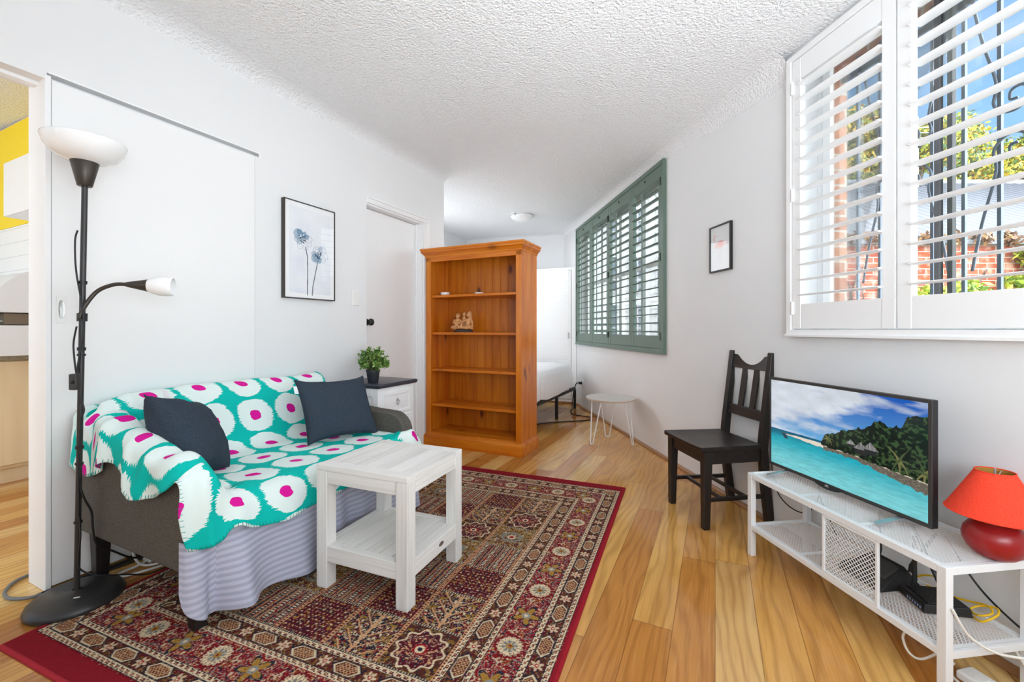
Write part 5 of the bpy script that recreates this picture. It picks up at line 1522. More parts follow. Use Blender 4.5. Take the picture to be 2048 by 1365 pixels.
b.tube(spl([rw(5.62, 0.048, 0.328), rw(5.63, 0.085, 0.315), rw(5.66, 0.11, 0.20), rw(5.66, 0.13, 0.06), rw(5.55, 0.16, 0.012), rw(5.34, 0.24, 0.008), rw(5.16, 0.22, 0.007), rw(5.02, 0.10, 0.007), rw(4.86, 0.17, 0.007), rw(4.82, 0.50, 0.007), rw(4.75, 0.75, 0.007), rw(4.60, 0.95, 0.007), rw(4.5, 1.2, 0.007)], 10), 0.006, 8)
tag(b.build('power_cable', M['cable_black'], None, smooth=True), 'black power cord looping over the floor by the bed', 'power cord')

# ------------------------------------------------------------ media bench in white perforated steel (window-wall frame)
BT0, BT1, BY0, BY1 = 1.222, 2.018, 0.028, 0.332
def lattice(x0, x1, y0, y1, px, py, w, th):
    # expanded-metal sheet: zig-zag strands touching their neighbours
    b = MB(); rows = max(2, int(round((y1 - y0) / py))); py = (y1 - y0) / rows; n = max(2, int(round((x1 - x0) / (px / 2)))); dx = (x1 - x0) / n
    for r in range(rows + 1):
        yb = y0 + r * py; pts = []
        for k in range(n + 1):
            sg = 1 if (k + r) % 2 else -1
            y = yb + sg * py * 0.42
            pts.append((x0 + k * dx, min(max(y, y0), y1)))
        vs = []; fs = []
        for i, (x, y) in enumerate(pts): vs += [(x, y - w / 2, -th / 2), (x, y + w / 2, -th / 2), (x, y + w / 2, th / 2), (x, y - w / 2, th / 2)]
        for i in range(len(pts) - 1):
            q = i * 4
            fs += [(q + 3, q + 7, q + 6, q + 2), (q, q + 1, q + 5, q + 4), (q, q + 4, q + 7, q + 3), (q + 1, q + 2, q + 6, q + 5)]
        b.add(vs, fs)
    return b
def bench():
    o = thing('media_bench', 'low white steel media bench with perforated shelves along the window wall', 'tv bench', rw(0, 0), RWA)
    wm = M['white_metal']; H = 0.375; lg = 0.024
    for x in (BT0, BT1 - lg):
        for y in (BY0, BY1 - lg):
            MB().box(x, y, 0, x + lg, y + lg, H - 0.0005).build('leg', wm, o, bevel=0.0015)
    def tray(name, z, rail):
        b = MB()
        b.box(BT0 + lg, BY1 - 0.012, z - rail, BT1 - lg, BY1 - 0.001, z); b.box(BT0 + lg, BY0 + 0.001, z - rail, BT1 - lg, BY0 + 0.012, z)
        b.box(BT0 + 0.001, BY0 + lg, z - rail, BT0 + 0.012, BY1 - lg, z); b.box(BT1 - 0.012, BY0 + lg, z - rail, BT1 - 0.001, BY1 - lg, z)
        t = b.build(name, wm, o, bevel=0.0012)
        # sheet: solid margins and cross straps round perforated fields
        b = MB(); zs = z - 0.003; m = 0.016; cr = [BT0 + 0.012]; 
        x0, x1, y0, y1 = BT0 + 0.012, BT1 - 0.012, BY0 + 0.012, BY1 - 0.012
        b.box(x0, y0, zs - 0.001, x1, y0 + m, zs); b.box(x0, y1 - m, zs - 0.001, x1, y1, zs)
        n = 3; wd = (x1 - x0 - m) / n; ym = (y0 + y1) / 2
        for k in range(n + 1): b.box(x0 + k * wd, y0 + m, zs - 0.001, x0 + k * wd + m, y1 - m, zs)
        b.build('sheet_margin', wm, t)
        for k in range(n):
            lb = lattice(x0 + k * wd + m, x0 + (k + 1) * wd, y0 + m, y1 - m, 0.0125, 0.0062, 0.0030, 0.0012)
            lb.v = [(x, y, z_ + zs - 0.0006) for x, y, z_ in lb.v]
            lb.build('perforated_field', wm, t)
        return t
    tray('top_tray', H, 0.022); tray('lower_tray', 0.142, 0.020)
    # fixed mesh panel at mid front
    xa, xb, za, zb = 1.415, 1.622, 0.1425, 0.352; y = BY1 - 0.008; f = 0.008
    b = MB(); b.box(xa, y - 0.004, za, xa + f, y + 0.006, zb); b.box(xb - f, y - 0.004, za, xb, y + 0.006, zb); b.box(xa + f, y - 0.004, za, xb - f, y + 0.006, za + f); b.box(xa + f, y - 0.004, zb - f, xb - f, y + 0.006, zb)
    fr = b.build('front_panel', wm, o, bevel=0.001)
    lb = lattice(xa + f, xb - f, za + f, zb - f, 0.0150, 0.0078, 0.0030, 0.0014)
    lb.v = [(x, y + z_, y_) for x, y_, z_ in lb.v]
    lb.build('panel_mesh', wm, fr)
bench()

# ------------------------------------------------------------ television
def tv():
    P0 = Vector((1.314, 1.330, 0)); P1 = Vector((1.204, 1.988, 0)); ax = (P0 - P1); W = ax.length; ang = math.degrees(math.atan2(ax.y, ax.x))
    # local x from the far (left) end to the near (right) end, local -y faces the room
    o = thing('television', 'flat television showing a tropical beach on the white media bench', 'television', (P1.x, P1.y, 0.376), ang)
    z0, z1 = 0.028, 0.432; bz = 0.013
    b = MB(); b.box(0, 0, z0, W, 0.022, z1); bb = b.build('cabinet', M['black_plastic'], o, bevel=0.003)
    MB().hexa([(0.06, 0.022, z0 + 0.03), (W - 0.06, 0.022, z0 + 0.03), (W - 0.09, 0.048, z0 + 0.05), (0.09, 0.048, z0 + 0.05)],
              [(0.06, 0.022, z1 - 0.10), (W - 0.06, 0.022, z1 - 0.10), (W - 0.09, 0.048, z1 - 0.13), (0.09, 0.048, z1 - 0.13)]).build('rear_housing', M['black_plastic'], o, bevel=0.004)
    b = MB(); b.box(0, -0.004, z0, bz - 0.004, 0.0, z1); b.box(W - bz + 0.002, -0.004, z0, W, 0.0, z1); b.box(bz - 0.004, -0.004, z1 - bz + 0.002, W - bz + 0.002, 0.0, z1); b.box(bz - 0.004, -0.004, z0, W - bz + 0.002, 0.0, z0 + bz)
    bez = b.build('bezel', M['dark_plastic'], o, bevel=0.001)
    # curved chin with the maker's mark
    cx = W * 0.455; n = 17
    poly = [(cx - 0.062 + 0.124 * k / (n - 1), z0 + 0.004 - 0.014 * math.sin(math.pi * k / (n - 1)) ** 0.6) for k in range(n)]
    vs = [(x, -0.0055, z) for x, z in poly] + [(x, 0.010, z) for x, z in poly] + [(cx + 0.062, -0.0055, z0 + 0.011), (cx - 0.062, -0.0055, z0 + 0.011), (cx + 0.062, 0.010, z0 + 0.011), (cx - 0.062, 0.010, z0 + 0.011)]
    fs = [tuple(range(n)) + (2 * n, 2 * n + 1), tuple(range(2 * n - 1, n - 1, -1)) + (2 * n + 3, 2 * n + 2)] + [(i, n + i, n + i + 1, i + 1) for i in range(n - 1)]
    ch = MB().add(vs, fs).build('chin', M['black_plastic'], o)
    b = MB()
    def stroke(pts):
        for p, q in zip(pts[:-1], pts[1:]): b.bar((cx + p[0] * 0.0036 - 0.011, -0.0058, z0 + 0.0005 + p[1] * 0.0036), (cx + q[0] * 0.0036 - 0.011, -0.0058, z0 + 0.0005 + q[1] * 0.0036), 0.0010, 0.0006, (0, 1, 0))
    stroke([(0.0, 0.4), (0.3, 0), (0.9, 0), (0.9, 2)]); stroke([(1.7, 2), (2.3, 0), (2.9, 2)]); stroke([(4.9, 1.8), (4.3, 2), (3.7, 1.6), (3.7, 0.4), (4.3, 0), (4.9, 0.2)])
    b.build('maker_mark', M['white_plastic'], ch)
    # picture
    x0, x1, za, zb = bz - 0.004, W - bz + 0.002, z0 + bz, z1 - bz + 0.002
    st = 0.0011; nu, nv = int((x1 - x0) / st), int((zb - za) / st)
    u, w = np.meshgrid(np.linspace(0, 1, nu), np.linspace(0, 1, nv), indexing='ij'); v = 1 - w
    c = np.zeros(u.shape + (3,))
    mixc = lambda a, b_, t: a * (1 - t[..., None]) + b_ * t[..., None]
    sky = mixc(L3(24, 92, 186), L3(108, 176, 226), np.clip(v / 0.58, 0, 1) ** 1.3)
    cl = fbm(u * 5 + v * 3, v * 11 - u * 2.2, 5) * 1.0
    mass = np.clip((0.62 - u * 0.95 + 0.25 * np.sin(v * 7 + 0.8)) * 1.7 + cl * 0.9, 0, 1) * np.clip(1.2 - np.abs(v - 0.22 - 0.05 * np.sin(u * 6)) * 1.0, 0, 1)
    gap = np.exp(-((v - 0.30 - u * 0.22 + 0.04 * cl) / 0.035) ** 2) * np.clip(u * 2.2 - 0.15, 0, 1)
    mass = np.clip(np.clip(mass * 1.5, 0, 1) - gap * 0.75, 0, 1)
    c = mixc(sky, L3(226, 234, 244) * (0.88 + 0.18 * fbm(u * 9, v * 14, 4))[..., None], mass)
    hz = 0.578 - 0.01 * u
    sea = v > hz
    d = np.clip((v - hz) / 0.42, 0, 1)
    seac = mixc(mixc(L3(6, 90, 130), L3(40, 178, 196), np.clip(d / 0.25, 0, 1)), L3(126, 216, 222), np.clip((d - 0.3) / 0.5, 0, 1))
    seac = seac * (0.94 + 0.22 * fbm(u * 22 + v * 30, v * 80, 4))[..., None]
    near = np.clip(1 - d / 0.3, 0, 1) * np.clip(1 - u * 2, 0, 1); seac = seac * (1 - 0.35 * near * (vnoise(u * 9, v * 60) > 0))[..., None]
    c = np.where(sea[..., None], seac, c)
    shore = np.interp(u, [0.0, 0.13, 0.2, 0.42, 0.6, 0.72, 0.85, 1.0], [0.9, 0.615, 0.628, 0.640, 0.648, 0.675, 0.705, 0.735])
    up = np.interp(u, [0.13, 0.2, 0.42, 0.6, 1.0], [0.612, 0.602, 0.596, 0.60, 0.60])
    sand = (v > up) & (v < shore + 0.006 * vnoise(u * 40, v * 3)) & (u > 0.13)
    c[sand] = L3(232, 220, 202); 
    jet = (np.abs(u - 0.115 - (v - 0.62) * 0.45) < 0.016) & (v > 0.60) & (v < 0.665); c[jet] = L3(44, 70, 88); c[(np.abs(v - 0.603) < 0.006) & (u > 0.075) & (u < 0.19)] = L3(70, 110, 120)
    rock = (u > 0.42) & (v > shore - 0.02 - 0.035 * np.clip((u - 0.5) * 2, 0, 1)) & (v < shore + 0.012 + 0.03 * np.clip((u - 0.7) * 3, 0, 1) + 0.012 * vnoise(u * 60, v * 30))
    c[rock] = (L3(120, 112, 100) * (0.6 + 1.2 * np.abs(fbm(u * 90, v * 90, 3)))[..., None])[rock]
    tt = np.interp(u, [0.40, 0.43, 0.50, 0.60, 0.68, 0.74, 0.82, 0.88, 0.90, 0.95, 1.0], [0.60, 0.50, 0.44, 0.40, 0.33, 0.25, 0.265, 0.25, 0.16, 0.13, 0.10]) + 0.05 * fbm(u * 34, u * 0 + 3.3, 4)
    bot = shore - 0.02 - 0.04 * np.clip((u - 0.5) * 2, 0, 1) + 0.01 * vnoise(u * 50, v * 5)
    tr = (u > 0.405) & (v > tt) & (v < bot)
    tex = fbm(u * 60, v * 44, 4); tc_ = L3(22, 34, 24) * (0.65 + 1.0 * np.clip(tex + 0.35, 0, 1.4))[..., None]
    tc_ = np.where((tex > 0.16)[..., None], L3(58, 84, 48), tc_); c = np.where(tr[..., None], tc_, c)
    for (fx_, fy_, sc_) in ((0.865, 0.55, 0.085), (0.985, 0.60, 0.09), (0.455, 0.53, 0.04)):
        for k in range(7):
            a = k * 0.9 + fx_ * 9; q = np.clip(((u - fx_) * math.cos(a) + (v - fy_) * math.sin(a) * 0.6) / sc_, 0, 1)
            dd_ = np.abs(-(u - fx_) * math.sin(a) + (v - fy_) * math.cos(a) * 0.6 - 0.55 * sc_ * q * q * math.cos(a))
            f_ = tr & (q > 0.04) & (q < 0.99) & (dd_ < 0.007 * (1.1 - q)); c[f_] = L3(74, 90, 54) if k % 3 else L3(120, 118, 72)
    for (hx, hy, hs) in ((0.66, 0.475, 0.055), (0.715, 0.452, 0.055), (0.60, 0.475, 0.035)):
        q = (np.abs(u - hx) < (v - hy) * 0.62) & (v > hy) & (v < hy + hs * 1.35); c[q] = (L3(150, 150, 150) * (0.8 + 0.5 * vnoise(u * 200, v * 20))[..., None])[q]
        q = (np.abs(u - hx) < hs * 0.62) & (v >= hy + hs * 1.35) & (v < hy + hs * 2.2); c[q] = L3(44, 46, 46)
    P = np.stack([x0 + u * (x1 - x0), np.full_like(u, -0.0008), za + w * (zb - za)], -1)
    s = grid_obj('screen', P, M['screen'], o, col=np.clip(c, 0, 1)); s['label'] = 'bright beach picture on the screen'
    for x in (0.085, W - 0.105):
        b = MB(); b.bar((x, -0.085, 0.006), (x + 0.012, 0.012, 0.026), 0.022, 0.006); b.bar((x + 0.012, 0.012, 0.026), (x + 0.012, 0.075, 0.004), 0.022, 0.006); b.box(x + 0.003, 0.004, 0.022, x + 0.021, 0.018, 0.040)
        b.build('foot', M['chrome'], o, bevel=0.001)
tv()

# ------------------------------------------------------------ red table lamp
def table_lamp():
    o = thing('table_lamp', 'squat red table lamp with tapered fabric shade on the media bench', 'table lamp', (1.392, 1.228, 0.3745), 0)
    pr = [(0.001, 0.0), (0.032, 0.0), (0.044, 0.006), (0.058, 0.020), (0.067, 0.040), (0.069, 0.056), (0.065, 0.074), (0.054, 0.090), (0.040, 0.102), (0.028, 0.108), (0.024, 0.112), (0.001, 0.113)]
    MB().lathe(pr, n=48, caps=False).build('base', M['ceramic_red'], o, smooth=True)
    z0, z1, r0, r1 = 0.124, 0.246, 0.104, 0.041
    sh = MB().lathe([(r0, z0), (r1, z1), (r1 - 0.0012, z1), (r0 - 0.0012, z0), (r0, z0)], n=64, caps=False).build('shade', M['shade_red'], o, auto=40)
    MB().lathe([(r0 - 0.0018, z0 + 0.001), (r1 - 0.0018, z1 - 0.001)], n=64, caps=False).build('shade_lining', M['shade_in'], sh, smooth=True)
    b = MB(); b2 = MB()
    b.tube([(r1 * math.cos(a), r1 * math.sin(a), z1) for a in [2 * math.pi * k / 40 for k in range(40)]], 0.0018, 6, True)
    b2.tube([(r0 * math.cos(a), r0 * math.sin(a), z0) for a in [2 * math.pi * k / 64 for k in range(64)]], 0.0016, 6, True)
    b2.build('shade_rim', M['shade_red'], sh, smooth=True); b.build('shade_rim', M['shade_red'], sh, smooth=True)
    b = MB(); b.tube([(0, 0, 0.111), (0, 0, 0.238)], 0.006, 10)
    for k in range(3):
        a = 2.1 * k + 0.4; b.tube([(0, 0, 0.220), (r1 * math.cos(a), r1 * math.sin(a), z1 - 0.004)], 0.0014, 6)
    b.tube([(0, 0, 0.238), (0, 0, 0.254)], 0.003, 8)
    b.build('stem', M['chrome'], o)
table_lamp()

# ------------------------------------------------------------ modem and routers on the lower tray
def router():
    o = thing('router', 'black router with status lights at the near end of the lower bench shelf', 'router', (1.3575, 1.368, 0.1405), RWA - 18.8)
    # local x along bench, local y into the room (front)
    w, d, h = 0.056, 0.066, 0.040
    b = MB(); b.hexa([(-w, -d, 0.004), (w, -d, 0.004), (w, d, 0.004), (-w, d, 0.004)], [(-w + 0.004, -d + 0.004, h - 0.008), (w - 0.004, -d + 0.004, h - 0.008), (w - 0.004, d - 0.006, h - 0.008), (-w + 0.004, d - 0.006, h - 0.008)])
    b.build('case', M['black_plastic'], o, bevel=0.004)
    b = MB()
    for k in range(16):
        x = -w + 0.010 + k * (2 * w - 0.020) / 15; b.box(x - 0.0018, -d + 0.012, h - 0.009, x + 0.0022, d - 0.016, h - 0.004)
    b.build('vent_ribs', M['black_plastic'], o)
    b = MB(); b.box(-w + 0.010, d - 0.0035, 0.010, w - 0.010, d + 0.0006, h - 0.014); fp = b.build('front_plate', M['black_metal'], o, bevel=0.001)
    b = MB(); 
    for k in range(6): b.box(-0.044 + k * 0.011, d + 0.0004, 0.012, -0.039 + k * 0.011, d + 0.0012, 0.019)
    b.build('status_light', M['led_blue'], fp)
    for x, ln, lean in ((0.046, 0.165, 0.02), (0.030, 0.16, 0.75)):
        p = Vector((x, 0.030 if lean < 0.1 else -0.03, h - 0.006)); MB().tube([p, p + Vector((0, -0.004, 0.022)), p + Vector((lean * ln, -0.004, ln))], [0.0060, 0.0068, 0.0052], 8).build('antenna', M['black_plastic'], o, auto=50)
M['led_blue'] = plain('status_print', (140, 160, 200), 0.5)
router()
def modem():
    o = thing('modem', 'black wedge-shaped modem behind the mesh front of the bench', 'modem', rw(1.560, 0.165, 0.1405), RWA)
    b = MB(); b.hexa([(-0.084, -0.085, 0.003), (0.084, -0.085, 0.003), (0.084, 0.085, 0.003), (-0.084, 0.085, 0.003)], [(-0.045, -0.055, 0.062), (0.062, -0.055, 0.062), (0.080, 0.060, 0.026), (-0.080, 0.060, 0.026)])
    b.build('case', M['black_plastic'], o, bevel=0.004)
    b = MB(); b.hexa([(-0.050, -0.030, 0.050), (0.055, -0.030, 0.050), (0.060, 0.040, 0.030), (-0.060, 0.040, 0.030)], [(-0.044, -0.034, 0.062), (0.050, -0.034, 0.062), (0.054, 0.036, 0.040), (-0.054, 0.036, 0.040)])
    b.build('raised_lid', M['dark_plastic'], o, bevel=0.002)
    for x, lean in ((0.050, 0.02), (-0.060, -0.35)):
        p = Vector((x, -0.060, 0.050)); MB().tube([p, p + Vector((0, -0.005, 0.022)), p + Vector((lean * 0.2, -0.012, 0.165))], [0.006, 0.0068, 0.0052], 8).build('antenna', M['black_plastic'], o, auto=50)
modem()
def strip(name, label, pos, rz, n, ln, w, mat):
    o = thing(name, label, 'power board', pos, rz)
    bd = MB().box(0, -w / 2, 0.0, ln, w / 2, 0.028).build('housing', M[mat], o, bevel=0.007)
    for k in range(n):
        x = 0.035 + k * (ln - 0.05) / n
        b = MB(); b.box(x, -0.014, 0.0275, x + 0.026, 0.014, 0.0295); b.build('socket', M[mat], o, bevel=0.002)
    b = MB(); b.lathe([(0.006, 0), (0.006, 0.0015)], (0.012, 0, 0.0275), 12); b.build('reset_button', M['black_plastic'], o)
    return o
strip('power_board', 'white power board on the floor under the near end of the bench', rw(1.085, 0.155, 0.0), RWA + 4, 4, 0.215, 0.062, 'white_plastic')
strip('power_board', 'pale power board among cables beneath the couch', lw(0.275, -0.105, 0.001), LWA + 2, 4, 0.24, 0.055, 'cable_white')

def cable(name, label, pts, r, mat, n=10):
    b = MB(); b.tube(spl(pts, n), r, 8); return tag(b.build(name, M[mat], None, smooth=True), label, 'cable')
# under the couch
cable('power_cable', 'looped white cable under the couch, curling round the power board', [lw(0.34, -0.030, 0.20), lw(0.290, -0.034, 0.14), lw(0.258, -0.042, 0.075), lw(0.252, -0.075, 0.022), lw(0.262, -0.150, 0.008), lw(0.36, -0.190, 0.008), lw(0.60, -0.190, 0.0085)], 0.0055, 'cable_white')
cable('power_cable', 'white cable running along the floor in front of the couch power board', [lw(0.285, -0.115, 0.016), lw(0.24, -0.115, 0.007), lw(0.185, -0.118, 0.007), lw(0.165, -0.135, 0.007), lw(0.20, -0.175, 0.007), lw(0.36, -0.222, 0.007), lw(0.62, -0.205, 0.007)], 0.0052, 'cable_white')
cable('power_cable', 'black cable along the skirting under the couch', [lw(-0.03, -0.015, 0.0065), lw(0.06, -0.018, 0.0065), lw(0.18, -0.020, 0.0065), lw(0.36, -0.030, 0.0065), lw(0.6, -0.040, 0.0065), lw(0.9, -0.05, 0.0065)], 0.006, 'cable_black')
cable('power_cable', 'black cable hanging from the lamp pole to the couch power board', [lw(0.022, -0.219, 0.43), lw(0.034, -0.222, 0.385), lw(0.055, -0.215, 0.33), lw(0.060, -0.212, 0.265), lw(0.075, -0.205, 0.195), lw(0.125, -0.198, 0.145), lw(0.19, -0.190, 0.085), lw(0.27, -0.135, 0.040), lw(0.30, -0.115, 0.034)], 0.0038, 'cable_black')
cable('power_cable', 'second black cable lying behind the lamp base', [lw(0.02, -0.040, 0.005), lw(0.12, -0.034, 0.005), lw(0.22, -0.050, 0.005), lw(0.32, -0.058, 0.005), lw(0.62, -0.07, 0.005), lw(0.9, -0.10, 0.005)], 0.0045, 'cable_black')
cable('power_cable', 'grey cable looping round the foot of the door jamb', [lw(-0.02, -0.022, 0.007), lw(-0.05, -0.012, 0.007), lw(-0.085, 0.05, 0.007), lw(-0.075, 0.13, 0.007), lw(-0.02, 0.20, 0.007), lw(0.10, 0.22, 0.007)], 0.006, 'cable_grey')
# around the bench
cable('network_cable', 'yellow network cable coiled behind the router', [rw(1.53, 0.055, 0.150), rw(1.50, 0.045, 0.175), rw(1.46, 0.050, 0.190), rw(1.43, 0.060, 0.180), rw(1.455, 0.072, 0.160), rw(1.48, 0.060, 0.152), rw(1.43, 0.042, 0.148), rw(1.385, 0.034, 0.158), rw(1.330, 0.040, 0.178), rw(1.300, 0.065, 0.176), rw(1.315, 0.090, 0.162), rw(1.350, 0.072, 0.156), rw(1.345, 0.045, 0.168), rw(1.305, 0.042, 0.186), rw(1.285, 0.070, 0.180), rw(1.300, 0.100, 0.155), rw(1.330, 0.088, 0.147)], 0.0030, 'cable_yellow')
cable('television_cable', 'black television cord drooping behind the far end of the bench', [rw(2.24, 0.035, 0.44), rw(2.235, 0.030, 0.30), rw(2.20, 0.030, 0.20), rw(2.12, 0.028, 0.155), rw(2.03, 0.020, 0.165), rw(1.965, 0.018, 0.26), rw(1.96, 0.018, 0.36)], 0.0028, 'cable_black')
cable('television_cable', 'black doubled cord hanging below the far end of the bench', [rw(1.962, 0.022, 0.36), rw(1.955, 0.022, 0.28), rw(1.91, 0.022, 0.20), rw(1.875, 0.022, 0.145), rw(1.868, 0.022, 0.140), rw(1.880, 0.022, 0.155), rw(1.93, 0.024, 0.23), rw(1.957, 0.022, 0.285)], 0.0028, 'cable_black')
cable('power_cable', 'white cable sagging in front of the near end of the bench', [rw(1.218, 0.318, 0.265), rw(1.205, 0.285, 0.20), rw(1.185, 0.235, 0.165), rw(1.165, 0.17, 0.155), rw(1.14, 0.09, 0.157), rw(1.12, 0.04, 0.20)], 0.0036, 'cable_white')
cable('power_cable', 'white cable loop hanging under the lower bench shelf', [rw(1.355, 0.285, 0.119), rw(1.362, 0.300, 0.085), rw(1.345, 0.300, 0.050), rw(1.322, 0.285, 0.045), rw(1.295, 0.255, 0.085), rw(1.285, 0.24, 0.119)], 0.0034, 'cable_white')
cable('power_cable', 'white cable hanging against the wall below the red lamp', [rw(1.19, 0.012, 0.36), rw(1.18, 0.010, 0.28), rw(1.12, 0.010, 0.21), rw(1.02, 0.010, 0.12), rw(0.98, 0.012, 0.02)], 0.0042, 'cable_white')
cable('power_cable', 'black cable trailing along the wall behind the router', [rw(1.45, 0.030, 0.335), rw(1.40, 0.026, 0.26), rw(1.34, 0.026, 0.20), rw(1.24, 0.040, 0.158), rw(1.14, 0.03, 0.12), rw(1.02, 0.022, 0.06), rw(0.95, 0.05, 0.008)], 0.0030, 'cable_black')
cable('power_cable', 'white cable on the floor beside the power board under the bench', [rw(1.33, 0.160, 0.014), rw(1.31, 0.205, 0.006), rw(1.22, 0.225, 0.0045), rw(1.10, 0.222, 0.0045), rw(0.98, 0.23, 0.0045)], 0.004, 'cable_white')
cable('power_cable', 'thick white cable curving over the floor behind the power board', [rw(1.26, 0.06, 0.112), rw(1.21, 0.055, 0.05), rw(1.14, 0.06, 0.006), rw(1.02, 0.06, 0.006), rw(0.94, 0.07, 0.006)], 0.005, 'cable_white')
# ------------------------------------------------------------ kitchen beyond the sliding door (sofa-wall frame, y>0)
M['kitchen_white'] = plain('kitchen_white_laminate', (240, 240, 240), 0.35)
def kitchen():
    # finishes on the back wall, which stands at local x = 0.56
    o = MB().box(0.553, 0.2, 2.19, 0.5595, 3.0, 2.57).build('wall_kitchen_back_paint', M['yellow']); struct(in_lw(o))
    o = MB().box(0.553, 2.06, 1.801, 0.5595, 3.0, 2.189).build('wall_kitchen_side_paint', M['yellow']); struct(in_lw(o))
    o = MB().box(0.555, 0.2, 1.0, 0.5595, 3.0, 1.80).build('wall_kitchen_tiles', M['tile2']); struct(in_lw(o))
    up = thing('wall_cupboard', 'white kitchen wall cupboard under the yellow band beyond the sliding door', 'cupboard', lw(0, 0), LWA)
    MB().box(0.44, 0.7, 1.81, 0.552, 2.085, 2.18).build('carcass', M['kitchen_white'], up, bevel=0.002)
    for k in range(3): MB().box(0.424, 0.7 + k * 0.462, 1.812, 0.439, 1.158 + k * 0.462, 2.178).build('door', M['kitchen_white'], up, bevel=0.002)
    bn = thing('kitchen_base_cabinet', 'cream timber kitchen cabinet seen through the sliding doorway', 'cabinet', lw(0, 0), LWA)
    MB().box(-1.3, 1.90, 0.10, 0.54, 2.50, 0.825).build('carcass', M['cream_wood'], bn, bevel=0.002)
    MB().box(-1.3, 1.925, 0.0, 0.54, 2.48, 0.099).build('kickboard', M['cream_wood'], bn)
    for k in range(4):
        x = -1.298 + k * 0.46
        MB().box(x, 1.880, 0.125, x + 0.455, 1.8985, 0.815).build('door', M['cream_wood'], bn, bevel=0.002)
    o = tag(MB().box(-1.32, 1.865, 0.826, 0.548, 2.98, 0.862).build('worktop', M['worktop'], None, bevel=0.006), 'grey-brown kitchen worktop on the cream cabinet', 'worktop'); in_lw(o)
    gr = thing('eye_level_grill', 'pale cooker grill with rounded hood against the kitchen tiles', 'cooker', lw(0, 0), LWA)
    prof = [(x - 0.345, z) for x, z in [(0.55, 1.135), (0.545, 1.19), (0.56, 1.235), (0.60, 1.255), (0.66, 1.33), (0.72, 1.385), (0.80, 1.415), (0.89, 1.415), (0.89, 1.135)]]
    ya, yb = 1.62, 2.60
    vs = [(x, ya, z) for x, z in prof] + [(x, yb, z) for x, z in prof]; n = len(prof)
    MB().add(vs, [tuple(range(n)), tuple(range(2 * n - 1, n - 1, -1))] + [(i, n + i, n + (i + 1) % n, (i + 1) % n) for i in range(n)]).build('hood', M['hood'], gr, bevel=0.006)
    MB().box(0.190, ya, 1.125, 0.215, yb, 1.145).build('trim_strip', M['steel'], gr, bevel=0.002)
    MB().box(0.315, ya + 0.03, 1.06, 0.54, yb - 0.03, 1.130).build('grill_cavity', M['cavity'], gr)
    MB().box(0.235, ya + 0.04, 1.075, 0.315, yb - 0.04, 1.087).build('grill_tray', M['steel'], gr, bevel=0.002)
    MB().box(0.255, ya - 0.02, 0.863, 0.54, yb, 1.055).build('splash_panel', M['hood'], gr, bevel=0.003)
    for z in (0.925, 1.005):
        MB().box(0.2535, ya + 0.10, z, 0.2565, ya + 0.115, z + 0.028).build('vent_slot', M['dark_stone'], gr)
    p = thing('plate', 'small white plate with a lime sponge on the kitchen worktop', 'plate', lw(0.17, 1.97, 0.8625), LWA)
    MB().lathe([(0.001, 0.0), (0.055, 0.0), (0.075, 0.008), (0.076, 0.010), (0.054, 0.004), (0.001, 0.004)], n=32, caps=False).build('rim', M['white_ceramic'], p, smooth=True)
    s = tag(MB().box(-0.055, -0.035, 0, 0.055, 0.035, 0.030).build('sponge', M['sponge'], None, bevel=0.006), 'lime green sponge on a plate on the kitchen worktop', 'sponge')
    s.location = lw(0.17, 1.97, 0.8735); s.rotation_euler = (0, 0, R(LWA + 70))
m = Mat('stacked_white_tiles', (244, 244, 244), 0.2)
x, y, z = m.xyz()
g = ((z / 0.105).fract() - 0.5).abs().gt(0.486)
m.col(m.mix(g, (246, 246, 246), (196, 196, 196))); m.bump(g * -1.0, 0.3, 0.002); M['tile2'] = m.m
kitchen()

# ------------------------------------------------------------ outside: iron bars, courtyard, neighbours, trees
def grille():
    o = thing('security_grille', 'blue-grey iron security bars with scrolls outside the white shutters', 'window bars', rw(0, 0), RWA)
    y = -0.245; bm = M['bars']
    ts = [2.127 - 0.107 * k for k in range(11)]
    for k, t in enumerate(ts):
        if t < 1.10: break
        w = 0.024 if k == 0 else 0.012
        MB().box(t - w / 2, y - 0.006, 1.035, t + w / 2, y + 0.006, 2.333).build('bar', bm, o, bevel=0.001)
    for z in (2.255, 1.06): MB().box(1.04, y - 0.014, z, 2.139, y - 0.0065, z + 0.028).build('flat_rail', bm, o)
    for cx in (1.81, 1.385):
        b = MB()
        for sx in (-1, 1):
            for sz in (-1, 1):
                f = lambda dx, dz: (cx + sx * dx, y + 0.010, 1.745 + sz * dz)
                b.tube(spl([f(0.175, 0.50), f(0.145, 0.33), f(0.105, 0.16), f(0.112, 0.085), f(0.085, 0.045), f(0.045, 0.040), f(0.018, 0.070), f(0.030, 0.112), f(0.062, 0.110), f(0.066, 0.080), f(0.046, 0.076)], 6), 0.005, 6)
        b.build('scrollwork', bm, o, smooth=True)
    return o
grille()
gnd = MB().box(1.5, -6, -0.42, 26, 30, -0.40).build('ground', M['ground']); struct(gnd)

